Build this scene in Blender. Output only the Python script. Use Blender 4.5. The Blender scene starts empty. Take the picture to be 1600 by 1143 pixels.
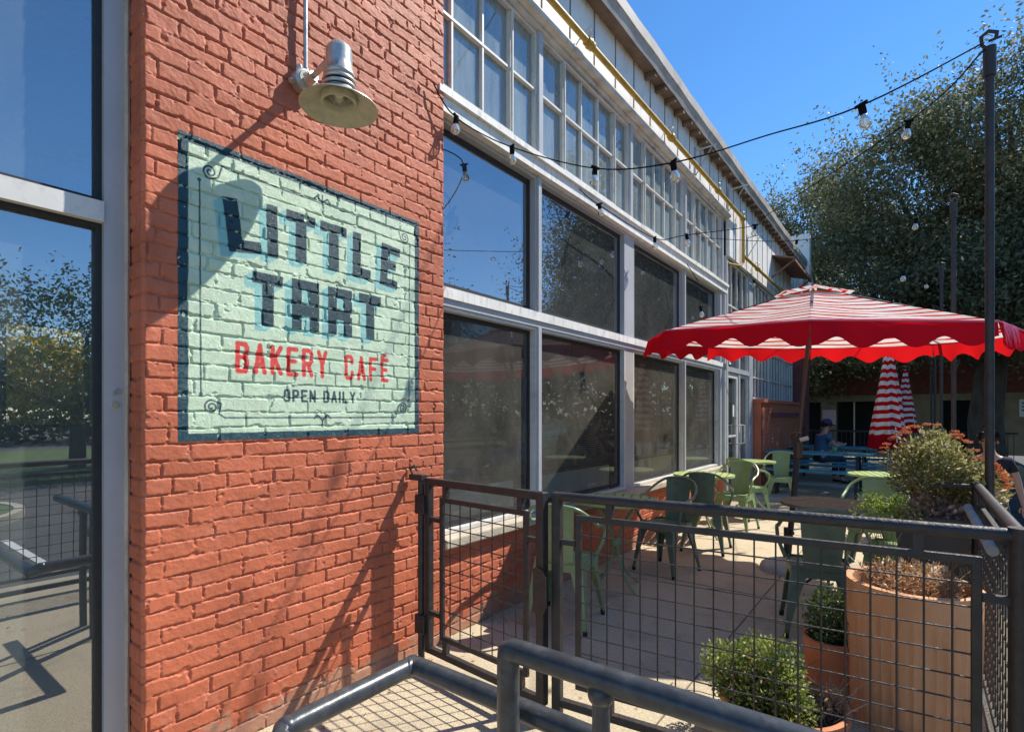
import bpy, math, random
import numpy as np
from mathutils import Vector, Matrix, Quaternion
PI = math.pi
R = math.radians
scn = bpy.context.scene
COL = scn.collection
random.seed(7)

# ------------------------------------------------------------------ camera
H0 = 1.45
YAW = R(37.13)
cam_d = bpy.data.cameras.new('camera')
cam = bpy.data.objects.new('camera', cam_d)
COL.objects.link(cam)
cam.location = (0, 0, H0)
cam.rotation_euler = (R(90), 0, YAW)
cam_d.sensor_width = 36
cam_d.lens = 832.0 / 1600 * 36
cam_d.shift_y = 76.5 / 1600
cam_d.clip_start = 0.05
cam_d.clip_end = 2000
scn.camera = cam
# ------------------------------------------------------------------ sky + sun
SUN = Vector((1, 1.7, 2.35)).normalized()      # towards the sun
w = bpy.data.worlds.new('World')
scn.world = w
w.use_nodes = True
nt = w.node_tree
bg = nt.nodes['Background']
sky = nt.nodes.new('ShaderNodeTexSky')
sky.sky_type = 'NISHITA'
sky.sun_disc = False
sky.sun_elevation = math.asin(SUN.z)
sky.sun_rotation = math.atan2(SUN.x, SUN.y)
sky.air_density = 0.92
sky.dust_density = 0.0
sky.ozone_density = 4.0
hs = nt.nodes.new('ShaderNodeHueSaturation')
hs.inputs['Saturation'].default_value = 1.20
nt.links.new(sky.outputs[0], hs.inputs['Color'])
nt.links.new(hs.outputs[0], bg.inputs[0])
bg.inputs[1].default_value = 0.128
sl = bpy.data.lights.new('sun', 'SUN')
sl.energy = 4.2
sl.angle = R(0.55)
sl.color = (1.0, 0.94, 0.84)
so = bpy.data.objects.new('sun', sl)
COL.objects.link(so)
so.rotation_euler = SUN.to_track_quat('Z', 'Y').to_euler()
vs = scn.view_settings
vs.view_transform = 'Standard'
vs.look = 'None'
vs.gamma = 1
vs.exposure = 0.73
scn.cycles.max_bounces = 10
scn.cycles.transparent_max_bounces = 16
scn.cycles.caustics_reflective = False
scn.cycles.caustics_refractive = False


# ------------------------------------------------------------------ materials
def nodes(m):
    m.use_nodes = True
    return m.node_tree.nodes, m.node_tree.links


def mat(name, col, rough=0.6, metal=0.0, var=0.12, nscale=12.0, bump=0.0, bscale=60.0, spec=0.5, stain=None, stain_scale=3.0, stain_amt=0.5, stretch=None, ground_dirt=None):
    m = bpy.data.materials.new(name)
    N, L = nodes(m)
    b = N['Principled BSDF']
    b.inputs['Roughness'].default_value = rough
    b.inputs['Metallic'].default_value = metal
    b.inputs['Specular IOR Level'].default_value = spec
    tc = N.new('ShaderNodeTexCoord')
    mp = N.new('ShaderNodeMapping')
    L.new(tc.outputs['Object'], mp.inputs[0])
    if stretch:
        mp.inputs['Scale'].default_value = stretch
    n1 = N.new('ShaderNodeTexNoise')
    n1.inputs['Scale'].default_value = nscale
    n1.inputs['Detail'].default_value = 6
    L.new(mp.outputs[0], n1.inputs['Vector'])
    cr = N.new('ShaderNodeValToRGB')
    cr.color_ramp.elements[0].position = 0.3
    cr.color_ramp.elements[1].position = 0.7
    cr.color_ramp.elements[0].color = [c * (1 - var) for c in col] + [1]
    cr.color_ramp.elements[1].color = [min(1, c * (1 + var)) for c in col] + [1]
    L.new(n1.outputs[0], cr.inputs[0])
    out = cr.outputs[0]
    if stain:
        n2 = N.new('ShaderNodeTexNoise')
        n2.inputs['Scale'].default_value = stain_scale
        n2.inputs['Detail'].default_value = 8
        n2.inputs['Roughness'].default_value = 0.7
        L.new(mp.outputs[0], n2.inputs['Vector'])
        r2 = N.new('ShaderNodeValToRGB')
        r2.color_ramp.elements[0].position = 0.52
        r2.color_ramp.elements[1].position = 0.68
        r2.color_ramp.elements[0].color = (0, 0, 0, 1)
        r2.color_ramp.elements[1].color = (stain_amt,) * 3 + (1,)
        L.new(n2.outputs[0], r2.inputs[0])
        mx = N.new('ShaderNodeMix')
        mx.data_type = 'RGBA'
        L.new(r2.outputs[0], mx.inputs[0])
        L.new(out, mx.inputs[6])
        mx.inputs[7].default_value = list(stain) + [1]
        out = mx.outputs[2]
    if ground_dirt:
        # splashed dirt and worn paint in a ragged band just above the ground
        sx = N.new('ShaderNodeSeparateXYZ')
        L.new(tc.outputs['Object'], sx.inputs[0])
        n4 = N.new('ShaderNodeTexNoise')
        n4.inputs['Scale'].default_value = 11
        n4.inputs['Detail'].default_value = 8
        n4.inputs['Roughness'].default_value = 0.7
        L.new(tc.outputs['Object'], n4.inputs['Vector'])
        mr = N.new('ShaderNodeMapRange')
        mr.inputs[1].default_value = 0.0
        mr.inputs[2].default_value = 0.26
        mr.inputs[3].default_value = 0.62
        mr.inputs[4].default_value = 0.22
        L.new(sx.outputs[2], mr.inputs[0])
        ad = N.new('ShaderNodeMath')
        ad.operation = 'ADD'
        L.new(mr.outputs[0], ad.inputs[0])
        L.new(n4.outputs[0], ad.inputs[1])
        r3 = N.new('ShaderNodeValToRGB')
        r3.color_ramp.elements[0].position = 0.92
        r3.color_ramp.elements[1].position = 1.18
        r3.color_ramp.elements[1].color = (0.6, 0.6, 0.6, 1)
        L.new(ad.outputs[0], r3.inputs[0])
        m4 = N.new('ShaderNodeMix')
        m4.data_type = 'RGBA'
        L.new(r3.outputs[0], m4.inputs[0])
        L.new(out, m4.inputs[6])
        m4.inputs[7].default_value = list(ground_dirt) + [1]
        out = m4.outputs[2]
    L.new(out, b.inputs['Base Color'])
    if bump:
        n3 = N.new('ShaderNodeTexNoise')
        n3.inputs['Scale'].default_value = bscale
        n3.inputs['Detail'].default_value = 5
        L.new(mp.outputs[0], n3.inputs['Vector'])
        bp = N.new('ShaderNodeBump')
        bp.inputs['Strength'].default_value = bump
        bp.inputs['Distance'].default_value = 0.01
        L.new(n3.outputs[0], bp.inputs['Height'])
        L.new(bp.outputs[0], b.inputs['Normal'])
    return m


def leaf_mat(name, c1, c2, c3=None, trans=0.35, rough=0.45):
    m = bpy.data.materials.new(name)
    N, L = nodes(m)
    b = N['Principled BSDF']
    g = N.new('ShaderNodeNewGeometry')
    cr = N.new('ShaderNodeValToRGB')
    cr.color_ramp.elements[0].color = list(c1) + [1]
    cr.color_ramp.elements[1].color = list(c2) + [1]
    if c3:
        e = cr.color_ramp.elements.new(0.88)
        e.color = list(c2) + [1]
        cr.color_ramp.elements[-1].color = list(c3) + [1]
    L.new(g.outputs['Random Per Island'], cr.inputs[0])
    L.new(cr.outputs[0], b.inputs['Base Color'])
    b.inputs['Roughness'].default_value = rough
    t = N.new('ShaderNodeBsdfTranslucent')
    L.new(cr.outputs[0], t.inputs[0])
    mx = N.new('ShaderNodeMixShader')
    mx.inputs[0].default_value = trans
    L.new(b.outputs[0], mx.inputs[1])
    L.new(t.outputs[0], mx.inputs[2])
    L.new(mx.outputs[0], N['Material Output'].inputs[0])
    return m


def glass_mat(name, tint=(0.8, 0.85, 0.83), ior=1.9, dust_sheen=0.0, dust_sheen_col=(0.4, 0.42, 0.38), dscale=3.0, wave=0.0, streak=(1, 1, 1)):
    m = bpy.data.materials.new(name)
    N, L = nodes(m)
    N.remove(N['Principled BSDF'])
    tr = N.new('ShaderNodeBsdfTransparent')
    tr.inputs[0].default_value = list(tint) + [1]
    gl = N.new('ShaderNodeBsdfGlossy')
    gl.inputs['Roughness'].default_value = 0.0
    gl.inputs['Color'].default_value = (0.95, 0.97, 1, 1)
    fr = N.new('ShaderNodeFresnel')
    fr.inputs[0].default_value = ior
    tc = N.new('ShaderNodeTexCoord')
    if wave:
        n = N.new('ShaderNodeTexNoise')
        n.inputs['Scale'].default_value = 1.3
        n.inputs['Detail'].default_value = 1
        L.new(tc.outputs['Object'], n.inputs['Vector'])
        bp = N.new('ShaderNodeBump')
        bp.inputs['Strength'].default_value = wave
        bp.inputs['Distance'].default_value = 0.02
        L.new(n.outputs[0], bp.inputs['Height'])
        L.new(bp.outputs[0], gl.inputs['Normal'])
    mx = N.new('ShaderNodeMixShader')
    L.new(fr.outputs[0], mx.inputs[0])
    L.new(tr.outputs[0], mx.inputs[1])
    L.new(gl.outputs[0], mx.inputs[2])
    out = mx.outputs[0]
    if dust_sheen:
        d = N.new('ShaderNodeBsdfDiffuse')
        d.inputs[0].default_value = list(dust_sheen_col) + [1]
        n = N.new('ShaderNodeTexNoise')
        n.inputs['Scale'].default_value = dscale
        n.inputs['Detail'].default_value = 8
        n.inputs['Roughness'].default_value = 0.65
        mp = N.new('ShaderNodeMapping')
        mp.inputs['Scale'].default_value = streak
        L.new(tc.outputs['Object'], mp.inputs[0])
        L.new(mp.outputs[0], n.inputs['Vector'])
        mr = N.new('ShaderNodeMapRange')
        mr.inputs[1].default_value = 0.3
        mr.inputs[2].default_value = 0.75
        mr.inputs[3].default_value = dust_sheen * 0.5
        mr.inputs[4].default_value = min(1, dust_sheen * 1.5)
        L.new(n.outputs[0], mr.inputs[0])
        m2 = N.new('ShaderNodeMixShader')
        L.new(mr.outputs[0], m2.inputs[0])
        L.new(out, m2.inputs[1])
        L.new(d.outputs[0], m2.inputs[2])
        out = m2.outputs[0]
    L.new(out, N['Material Output'].inputs[0])
    return m


M = {}
M['brick'] = mat('painted brick red', (0.51, 0.142, 0.070), 0.62, var=0.17, nscale=4, bump=0.22, bscale=70, spec=0.35, stain=(0.60, 0.23, 0.15), stain_scale=10, stain_amt=0.45, ground_dirt=(0.36, 0.26, 0.18))
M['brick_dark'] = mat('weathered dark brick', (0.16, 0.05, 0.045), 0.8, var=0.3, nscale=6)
M['concrete'] = mat('sandy concrete', (0.52, 0.44, 0.30), 0.9, var=0.22, nscale=70, bump=0.6, bscale=150, stain=(0.29, 0.25, 0.18), stain_scale=2.2, stain_amt=0.75)
M['sill'] = mat('weathered sill stone', (0.50, 0.44, 0.34), 0.9, var=0.15, nscale=6, bump=0.5, bscale=80, stain=(0.28, 0.24, 0.19), stain_scale=5, stain_amt=0.6)
M['asphalt'] = mat('asphalt', (0.085, 0.083, 0.08), 0.9, var=0.25, nscale=2, bump=0.5, bscale=200, stain=(0.13, 0.125, 0.115), stain_scale=0.6, stain_amt=0.6)
M['grass'] = mat('mown grass', (0.09, 0.14, 0.035), 0.9, var=0.35, nscale=5)
M['white_metal'] = mat('aged white aluminium', (0.66, 0.65, 0.61), 0.45, var=0.08, nscale=5, stain=(0.38, 0.35, 0.30), stain_scale=7, stain_amt=0.5)
M['grey_metal'] = mat('pale grey aluminium', (0.43, 0.445, 0.46), 0.4, var=0.06, nscale=4, stain=(0.33, 0.33, 0.32), stain_scale=8, stain_amt=0.35)
M['gasket'] = mat('black window gasket', (0.02, 0.02, 0.022), 0.6)
M['siding'] = mat('chalky white metal siding', (0.82, 0.81, 0.78), 0.6, var=0.08, nscale=2, stain=(0.33, 0.33, 0.33), stain_scale=5, stain_amt=0.5, bump=0.2, bscale=20, stretch=(1, 1.5, 0.5))
M['trim'] = mat('peeling cream trim', (0.62, 0.58, 0.52), 0.7, var=0.14, nscale=6, stain=(0.23, 0.17, 0.12), stain_scale=8, stain_amt=0.7)
M['soffit'] = mat('brown soffit timber', (0.17, 0.125, 0.095), 0.85, var=0.3, nscale=6, bump=0.4, bscale=20)
M['gutter'] = mat('weathered roof edge metal', (0.40, 0.37, 0.33), 0.6, var=0.2, nscale=3, stain=(0.2, 0.17, 0.14), stain_scale=5, stain_amt=0.7)
M['yellow'] = mat('ochre gas pipe paint', (0.44, 0.27, 0.03), 0.45, var=0.2, nscale=14, stain=(0.20, 0.12, 0.04), stain_scale=10, stain_amt=0.6)
M['iron'] = mat('black painted steel', (0.028, 0.026, 0.027), 0.5, var=0.3, nscale=20, bump=0.35, bscale=70, stain=(0.075, 0.035, 0.02), stain_scale=14, stain_amt=0.55)
M['rail'] = mat('dark blue grey pipe paint', (0.045, 0.05, 0.057), 0.32, var=0.3, nscale=25, bump=0.10, bscale=40, stain=(0.12, 0.12, 0.115), stain_scale=18, stain_amt=0.5)
M['galv'] = mat('galvanised steel', (0.50, 0.49, 0.45), 0.38, metal=0.65, var=0.18, nscale=20, bump=0.1, bscale=40)
M['shade_in'] = mat('aged enamel shade', (0.42, 0.41, 0.30), 0.5, metal=0.0, var=0.15, nscale=30, bump=0.2, bscale=150)
M['green'] = mat('sage green metal', (0.20, 0.30, 0.145), 0.38, var=0.10, nscale=9, stain=(0.36, 0.40, 0.30), stain_scale=10, stain_amt=0.35)
M['teal_green'] = mat('faded teal green metal', (0.15, 0.20, 0.13), 0.4, var=0.12, nscale=9, stain=(0.07, 0.05, 0.035), stain_scale=12, stain_amt=0.6)
M['lime'] = mat('pale apple green slats', (0.36, 0.46, 0.17), 0.45, var=0.12, nscale=9, stain=(0.5, 0.5, 0.34), stain_scale=10, stain_amt=0.4)
M['olive'] = mat('dark olive slats', (0.21, 0.20, 0.13), 0.5, var=0.2, nscale=9, stain=(0.17, 0.16, 0.11), stain_scale=8, stain_amt=0.5)
M['blue'] = mat('teal blue painted planks', (0.05, 0.25, 0.32), 0.5, var=0.25, nscale=6, stain=(0.12, 0.25, 0.27), stain_scale=9, stain_amt=0.5)
M['terra'] = mat('terracotta', (0.70, 0.35, 0.175), 0.8, var=0.12, nscale=5, bump=0.3, bscale=60, stain=(0.64, 0.38, 0.25), stain_scale=5, stain_amt=0.45, stretch=(2, 2, 0.6))
M['terra2'] = mat('orange terracotta', (0.58, 0.20, 0.085), 0.8, var=0.18, nscale=7, bump=0.3, bscale=60, stain=(0.58, 0.38, 0.27), stain_scale=7, stain_amt=0.5)
M['soil'] = mat('potting soil', (0.035, 0.023, 0.016), 1.0, var=0.4, nscale=30, bump=1, bscale=60)
M['box_grey'] = mat('charcoal planter plastic', (0.045, 0.05, 0.053), 0.6)
M['cable'] = mat('black rubber cable', (0.010, 0.010, 0.011), 0.95, spec=0.05)
M['cem'] = mat('cast cement base', (0.42, 0.44, 0.43), 0.8, var=0.15, nscale=10, bump=0.3, bscale=50, stain=(0.22, 0.23, 0.24), stain_scale=6, stain_amt=0.6)
M['pole_brown'] = mat('bronze umbrella pole', (0.07, 0.035, 0.025), 0.4)
M['wood'] = mat('varnished counter wood', (0.30, 0.14, 0.05), 0.4, var=0.3, nscale=10, stretch=(1, 0.1, 1))
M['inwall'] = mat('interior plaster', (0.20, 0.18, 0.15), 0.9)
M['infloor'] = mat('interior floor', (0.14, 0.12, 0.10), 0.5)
M['white_board'] = mat('white painted board', (0.66, 0.68, 0.66), 0.7, var=0.06)
M['lamp_orange'] = mat('amber paper lantern', (0.62, 0.33, 0.14), 0.7)
M['bark'] = mat('oak bark', (0.10, 0.075, 0.055), 0.95, var=0.4, nscale=8, bump=1.0, bscale=25, stretch=(1, 1, 0.3))
M['skin'] = mat('skin', (0.50, 0.28, 0.20), 0.5, var=0.05)
M['hair'] = mat('dark hair', (0.03, 0.018, 0.012), 0.5, var=0.4, nscale=40, bump=0.5, bscale=80)
M['hair_grey'] = mat('grey hair', (0.42, 0.40, 0.37), 0.5, var=0.3, nscale=40, bump=0.5, bscale=80)
M['black_cloth'] = mat('black cotton', (0.016, 0.017, 0.021), 0.9)
M['denim'] = mat('dark denim', (0.03, 0.045, 0.075), 0.9)
M['blue_cloth'] = mat('blue cotton', (0.05, 0.13, 0.24), 0.9)
M['navy'] = mat('purple navy cap cloth', (0.06, 0.045, 0.11), 0.9)
M['mint_cloth'] = mat('mint blouse cloth', (0.45, 0.72, 0.66), 0.9, var=0.2, nscale=20)
M['eye'] = mat('eye dark', (0.02, 0.015, 0.012), 0.2)
M['lip'] = mat('lips', (0.36, 0.12, 0.10), 0.5)
M['conc_pier'] = mat('limestone pier', (0.26, 0.22, 0.15), 0.9, var=0.2, nscale=3, bump=0.5, bscale=20)
M['roof_blue'] = mat('blue grey metal roof', (0.27, 0.32, 0.40), 0.6)
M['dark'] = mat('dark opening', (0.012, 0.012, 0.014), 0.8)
M['car'] = mat('dark red car paint', (0.10, 0.012, 0.014), 0.2, var=0.03)
M['tyre'] = mat('tyre rubber', (0.02, 0.02, 0.02), 0.9)
M['paper'] = mat('white paper', (0.75, 0.75, 0.73), 0.8, var=0.03)
M['pink_paper'] = mat('pale pink poster', (0.60, 0.47, 0.55), 0.8, var=0.2, nscale=25)
M['rust'] = mat('rusted sheet metal', (0.22, 0.11, 0.07), 0.8, var=0.35, nscale=6)
M['purple'] = mat('purple plastic', (0.22, 0.15, 0.27), 0.4)
M['cup_green'] = mat('green plastic cup', (0.08, 0.42, 0.24), 0.4)
M['brass'] = mat('brass disc', (0.55, 0.50, 0.33), 0.4, metal=0.5)
M['red_paint'] = mat('red letter vinyl', (0.7, 0.06, 0.05), 0.5)
M['navy_paint'] = mat('dark lettering', (0.012, 0.05, 0.065), 0.6)
M['ledge'] = mat('weathered white ledge', (0.80, 0.78, 0.72), 0.6, var=0.10, nscale=8, stain=(0.30, 0.28, 0.25), stain_scale=22, stain_amt=0.5, stretch=(1, 1, 0.3))
M['glass_mid'] = glass_mat('window glass', (0.80, 0.84, 0.80), 3.9, dust_sheen=0.12, dust_sheen_col=(0.34, 0.36, 0.35), dscale=2.0, wave=0.12)
M['glass_low'] = glass_mat('dirty window glass', (0.78, 0.77, 0.70), 1.45, dust_sheen=0.17, dust_sheen_col=(0.38, 0.36, 0.30), dscale=2.5, wave=0.08)
M['glass_up'] = glass_mat('old factory glass', (0.72, 0.80, 0.78), 3.0, dust_sheen=0.38, dust_sheen_col=(0.50, 0.60, 0.60), dscale=2.2, wave=0.3, streak=(1, 3, 0.5))
M['glass_left'] = glass_mat('clean shopfront glass', (0.88, 0.92, 0.90), 4.2, dust_sheen=0.13, dust_sheen_col=(0.36, 0.44, 0.43), wave=0.06)  # pale teal film here paints a hazy reflection onto clean glass
M['glass_far'] = glass_mat('old wired glass', (0.5, 0.55, 0.52), 1.8, dust_sheen=0.16, dust_sheen_col=(0.25, 0.30, 0.28), dscale=3, wave=0.3)
M['bulb'] = glass_mat('bulb glass', (0.97, 0.95, 0.86), 1.55, dust_sheen=0.22, dust_sheen_col=(0.85, 0.82, 0.62), dscale=30)
M['fil'] = mat('bulb filament', (0.75, 0.68, 0.42), 0.4)
M['oak'] = leaf_mat('live oak leaves', (0.085, 0.098, 0.042), (0.21, 0.215, 0.105), (0.50, 0.48, 0.34), 0.4, 0.6)
M['oak2'] = leaf_mat('street tree leaves', (0.05, 0.09, 0.025), (0.11, 0.15, 0.05), None, 0.3)
M['yellow_leaf'] = leaf_mat('golden leaves', (0.45, 0.38, 0.04), (0.80, 0.64, 0.07), (0.85, 0.72, 0.14), 0.5)
M['shrub'] = leaf_mat('lime shrub leaves', (0.10, 0.15, 0.035), (0.36, 0.42, 0.10), (0.80, 0.80, 0.36), 0.4)
M['shrub2'] = leaf_mat('mid green shrub leaves', (0.05, 0.10, 0.03), (0.13, 0.20, 0.06), (0.36, 0.36, 0.1), 0.3)
M['mum'] = leaf_mat('mum foliage', (0.15, 0.15, 0.05), (0.42, 0.39, 0.15), (0.85, 0.72, 0.52), 0.45)
M['mumfl'] = leaf_mat('orange mum petals', (0.50, 0.14, 0.05), (0.72, 0.27, 0.10), None, 0.3)
M['dry'] = leaf_mat('dried stems', (0.36, 0.17, 0.08), (0.66, 0.44, 0.24), (0.85, 0.74, 0.52), 0.4)
M['pinkdry'] = leaf_mat('dried pinkish leaves', (0.34, 0.20, 0.15), (0.66, 0.50, 0.42), (0.85, 0.76, 0.70), 0.45)
M['fern'] = leaf_mat('feathery yellow green leaves', (0.14, 0.21, 0.03), (0.34, 0.42, 0.07), (0.7, 0.75, 0.45), 0.45)


def mix_screen(name, col, alpha):
    m = bpy.data.materials.new(name)
    N, L = nodes(m)
    N.remove(N['Principled BSDF'])
    tr = N.new('ShaderNodeBsdfTransparent')
    d = N.new('ShaderNodeBsdfDiffuse')
    tc = N.new('ShaderNodeTexCoord')
    n = N.new('ShaderNodeTexNoise')
    n.inputs['Scale'].default_value = 2.2
    n.inputs['Detail'].default_value = 7
    L.new(tc.outputs['Object'], n.inputs['Vector'])
    cr = N.new('ShaderNodeValToRGB')
    cr.color_ramp.elements[0].position = 0.3
    cr.color_ramp.elements[1].position = 0.72
    cr.color_ramp.elements[0].color = [c * 0.7 for c in col] + [1]
    cr.color_ramp.elements[1].color = [c * 1.35 for c in col] + [1]
    L.new(n.outputs[0], cr.inputs[0])
    L.new(cr.outputs[0], d.inputs[0])
    mx = N.new('ShaderNodeMixShader')
    mx.inputs[0].default_value = alpha
    L.new(tr.outputs[0], mx.inputs[1])
    L.new(d.outputs[0], mx.inputs[2])
    L.new(mx.outputs[0], N['Material Output'].inputs[0])
    return m


M['screen'] = mix_screen('grey solar screen cloth', (0.36, 0.34, 0.28), 0.15)


def cloth_mat(name, stripes, red=(0.62, 0.012, 0.018), white=(0.86, 0.82, 0.78), period=0.118, duty=0.30, trans=0.40):
    m = bpy.data.materials.new(name)
    N, L = nodes(m)
    N.remove(N['Principled BSDF'])
    d = N.new('ShaderNodeBsdfDiffuse')
    t = N.new('ShaderNodeBsdfTranslucent')
    mx = N.new('ShaderNodeMixShader')
    mx.inputs[0].default_value = trans
    if stripes:
        at = N.new('ShaderNodeAttribute')
        at.attribute_name = 'stripe'
        mo = N.new('ShaderNodeMath')
        mo.operation = 'MODULO'
        mo.inputs[1].default_value = period
        L.new(at.outputs['Fac'], mo.inputs[0])
        lt = N.new('ShaderNodeMath')
        lt.operation = 'LESS_THAN'
        lt.inputs[1].default_value = period * duty
        L.new(mo.outputs[0], lt.inputs[0])
        c = N.new('ShaderNodeMix')
        c.data_type = 'RGBA'
        L.new(lt.outputs[0], c.inputs[0])
        tcn = N.new('ShaderNodeTexCoord')
        nz = N.new('ShaderNodeTexNoise')
        nz.inputs['Scale'].default_value = 3.5
        nz.inputs['Detail'].default_value = 7
        L.new(tcn.outputs['Object'], nz.inputs['Vector'])
        cw = N.new('ShaderNodeValToRGB')
        cw.color_ramp.elements[0].position = 0.35
        cw.color_ramp.elements[1].position = 0.62
        cw.color_ramp.elements[0].color = [white[0] * 0.80, white[1] * 0.74, white[2] * 0.70, 1]
        cw.color_ramp.elements[1].color = list(white) + [1]
        L.new(nz.outputs[0], cw.inputs[0])
        L.new(cw.outputs[0], c.inputs[6])
        c.inputs[7].default_value = list(red) + [1]
        L.new(c.outputs[2], d.inputs[0])
        L.new(c.outputs[2], t.inputs[0])
    else:
        d.inputs[0].default_value = [red[0] * 0.72, red[1] * 0.9, red[2] * 1.8, 1]
        t.inputs[0].default_value = [min(1, red[0] * 1.25), red[1], red[2] * 0.7, 1]
    L.new(d.outputs[0], mx.inputs[1])
    L.new(t.outputs[0], mx.inputs[2])
    L.new(mx.outputs[0], N['Material Output'].inputs[0])
    return m


M['stripe'] = cloth_mat('red and white striped canvas', True)
M['stripe_shut'] = cloth_mat('red and white striped folded canvas', True, period=0.135, duty=0.5, trans=0.15)
M['redcloth'] = cloth_mat('red canvas', False, trans=0.45)
M['redfade'] = cloth_mat('faded pink red canvas', False, red=(0.70, 0.20, 0.19), trans=0.3)


# ------------------------------------------------------------------ object helpers
def tag(o, label=None, cat=None, group=None, kind=None):
    if label: o['label'] = label
    if cat: o['category'] = cat
    if group: o['group'] = group
    if kind: o['kind'] = kind
    return o


def empty(name, loc=(0, 0, 0), rz=0, label=None, cat=None, group=None):
    o = bpy.data.objects.new(name, None)
    o.empty_display_size = 0.2
    o.location = loc
    o.rotation_euler = (0, 0, rz)
    COL.objects.link(o)
    return tag(o, label, cat, group)


def copy_tree(o, parent=None):
    c = o.copy()
    COL.objects.link(c)
    c.parent = parent
    for ch in list(o.children):
        copy_tree(ch, c)
    return c


class MB:
    def __init__(s):
        s.v = []
        s.f = []
        s.attr = None

    def add(s, vs, fs):
        n = len(s.v)
        s.v += [tuple(v) for v in vs]
        s.f += [tuple(i + n for i in f) for f in fs]
        return s

    def box(s, x0, x1, y0, y1, z0, z1):
        x0, x1 = min(x0, x1), max(x0, x1)
        y0, y1 = min(y0, y1), max(y0, y1)
        z0, z1 = min(z0, z1), max(z0, z1)
        return s.add([(x0, y0, z0), (x1, y0, z0), (x1, y1, z0), (x0, y1, z0), (x0, y0, z1), (x1, y0, z1), (x1, y1, z1), (x0, y1, z1)],
                     [(0, 3, 2, 1), (4, 5, 6, 7), (0, 1, 5, 4), (1, 2, 6, 5), (2, 3, 7, 6), (3, 0, 4, 7)])

    def bar(s, a, b, w, h=None, up=(0, 0, 1)):
        """square bar from a to b"""
        h = h or w
        a, b = Vector(a), Vector(b)
        d = (b - a).normalized()
        u = Vector(up)
        if abs(d.dot(u)) > 0.99: u = Vector((0, 1, 0))
        sx = d.cross(u).normalized() * w / 2
        sz = sx.cross(d).normalized() * h / 2
        vs = []
        for p in (a, b):
            vs += [p - sx - sz, p + sx - sz, p + sx + sz, p - sx + sz]
        return s.add(vs, [(0, 1, 2, 3), (7, 6, 5, 4), (0, 4, 5, 1), (1, 5, 6, 2), (2, 6, 7, 3), (3, 7, 4, 0)])

    def tube(s, pts, r, n=8, cap=True, closed=False):
        pts = [Vector(p) for p in pts]
        m = len(pts)
        rs = r if isinstance(r, (list, tuple)) else [r] * m
        ds = []
        for i in range(m):
            if closed:
                d = pts[(i + 1) % m] - pts[i - 1]
            else:
                d = pts[min(i + 1, m - 1)] - pts[max(i - 1, 0)]
            ds.append(d.normalized())
        u = Vector((0, 0, 1)) if abs(ds[0].z) < 0.9 else Vector((1, 0, 0))
        u = (u - ds[0] * u.dot(ds[0])).normalized()
        vs = []
        for i in range(m):
            if i:
                q = ds[i - 1].rotation_difference(ds[i])
                u = q @ u
                u = (u - ds[i] * u.dot(ds[i])).normalized()
            wv = ds[i].cross(u)
            # keep the tube's width through mitred corners
            k = 1.0
            if 0 < i < m - 1:
                c = (pts[i + 1] - pts[i]).normalized().dot((pts[i] - pts[i - 1]).normalized())
                k = 1 / max(0.5, math.sqrt(max(0.0, (1 + c) / 2)))
            for j in range(n):
                a = 2 * PI * j / n
                off = (u * math.cos(a) + wv * math.sin(a)) * rs[i]
                if k > 1.02:
                    bis = ((pts[i + 1] - pts[i]).normalized() - (pts[i] - pts[i - 1]).normalized())
                    if bis.length > 1e-6:
                        bis.normalize()
                        off += bis * off.dot(bis) * (k - 1)
                vs.append(pts[i] + off)
        fs = []
        for i in range(m if closed else m - 1):
            for j in range(n):
                a = i * n + j
                b = i * n + (j + 1) % n
                i2 = (i + 1) % m
                fs.append((a, b, i2 * n + (j + 1) % n, i2 * n + j))
        if cap and not closed:
            fs.append(tuple(range(n - 1, -1, -1)))
            fs.append(tuple((m - 1) * n + j for j in range(n)))
        return s.add(vs, fs)

    def lathe(s, prof, c=(0, 0, 0), n=24, mtx=None):
        c = Vector(c)
        vs = []
        for (r, z) in prof:
            for j in range(n):
                a = 2 * PI * j / n
                p = Vector((r * math.cos(a), r * math.sin(a), z))
                if mtx: p = mtx @ p
                vs.append(c + p)
        fs = []
        for i in range(len(prof) - 1):
            for j in range(n):
                fs.append((i * n + j, i * n + (j + 1) % n, (i + 1) * n + (j + 1) % n, (i + 1) * n + j))
        return s.add(vs, fs)

    def ball(s, c, r, n=12, sc=(1, 1, 1)):
        prof = [(max(1e-4, r * math.sin(PI * i / (n // 2 + 1))), -r * math.cos(PI * i / (n // 2 + 1))) for i in range(n // 2 + 2)]
        mt = Matrix.Diagonal((sc[0], sc[1], sc[2]))
        return s.lathe(prof, c, n, mt)

    def build(s, name, m, parent=None, smooth=False, bevel=0.0, loc=None):
        me = bpy.data.meshes.new(name)
        me.from_pydata(s.v, [], s.f)
        me.materials.append(m)
        o = bpy.data.objects.new(name, me)
        COL.objects.link(o)
        if parent: o.parent = parent
        if loc: o.location = loc
        if smooth:
            me.shade_smooth()
            if smooth != 'all':
                me.set_sharp_from_angle(angle=R(38))
        if bevel:
            b = o.modifiers.new('bevel', 'BEVEL')
            b.width = bevel
            b.segments = 2
            b.limit_method = 'ANGLE'
        return o


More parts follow.
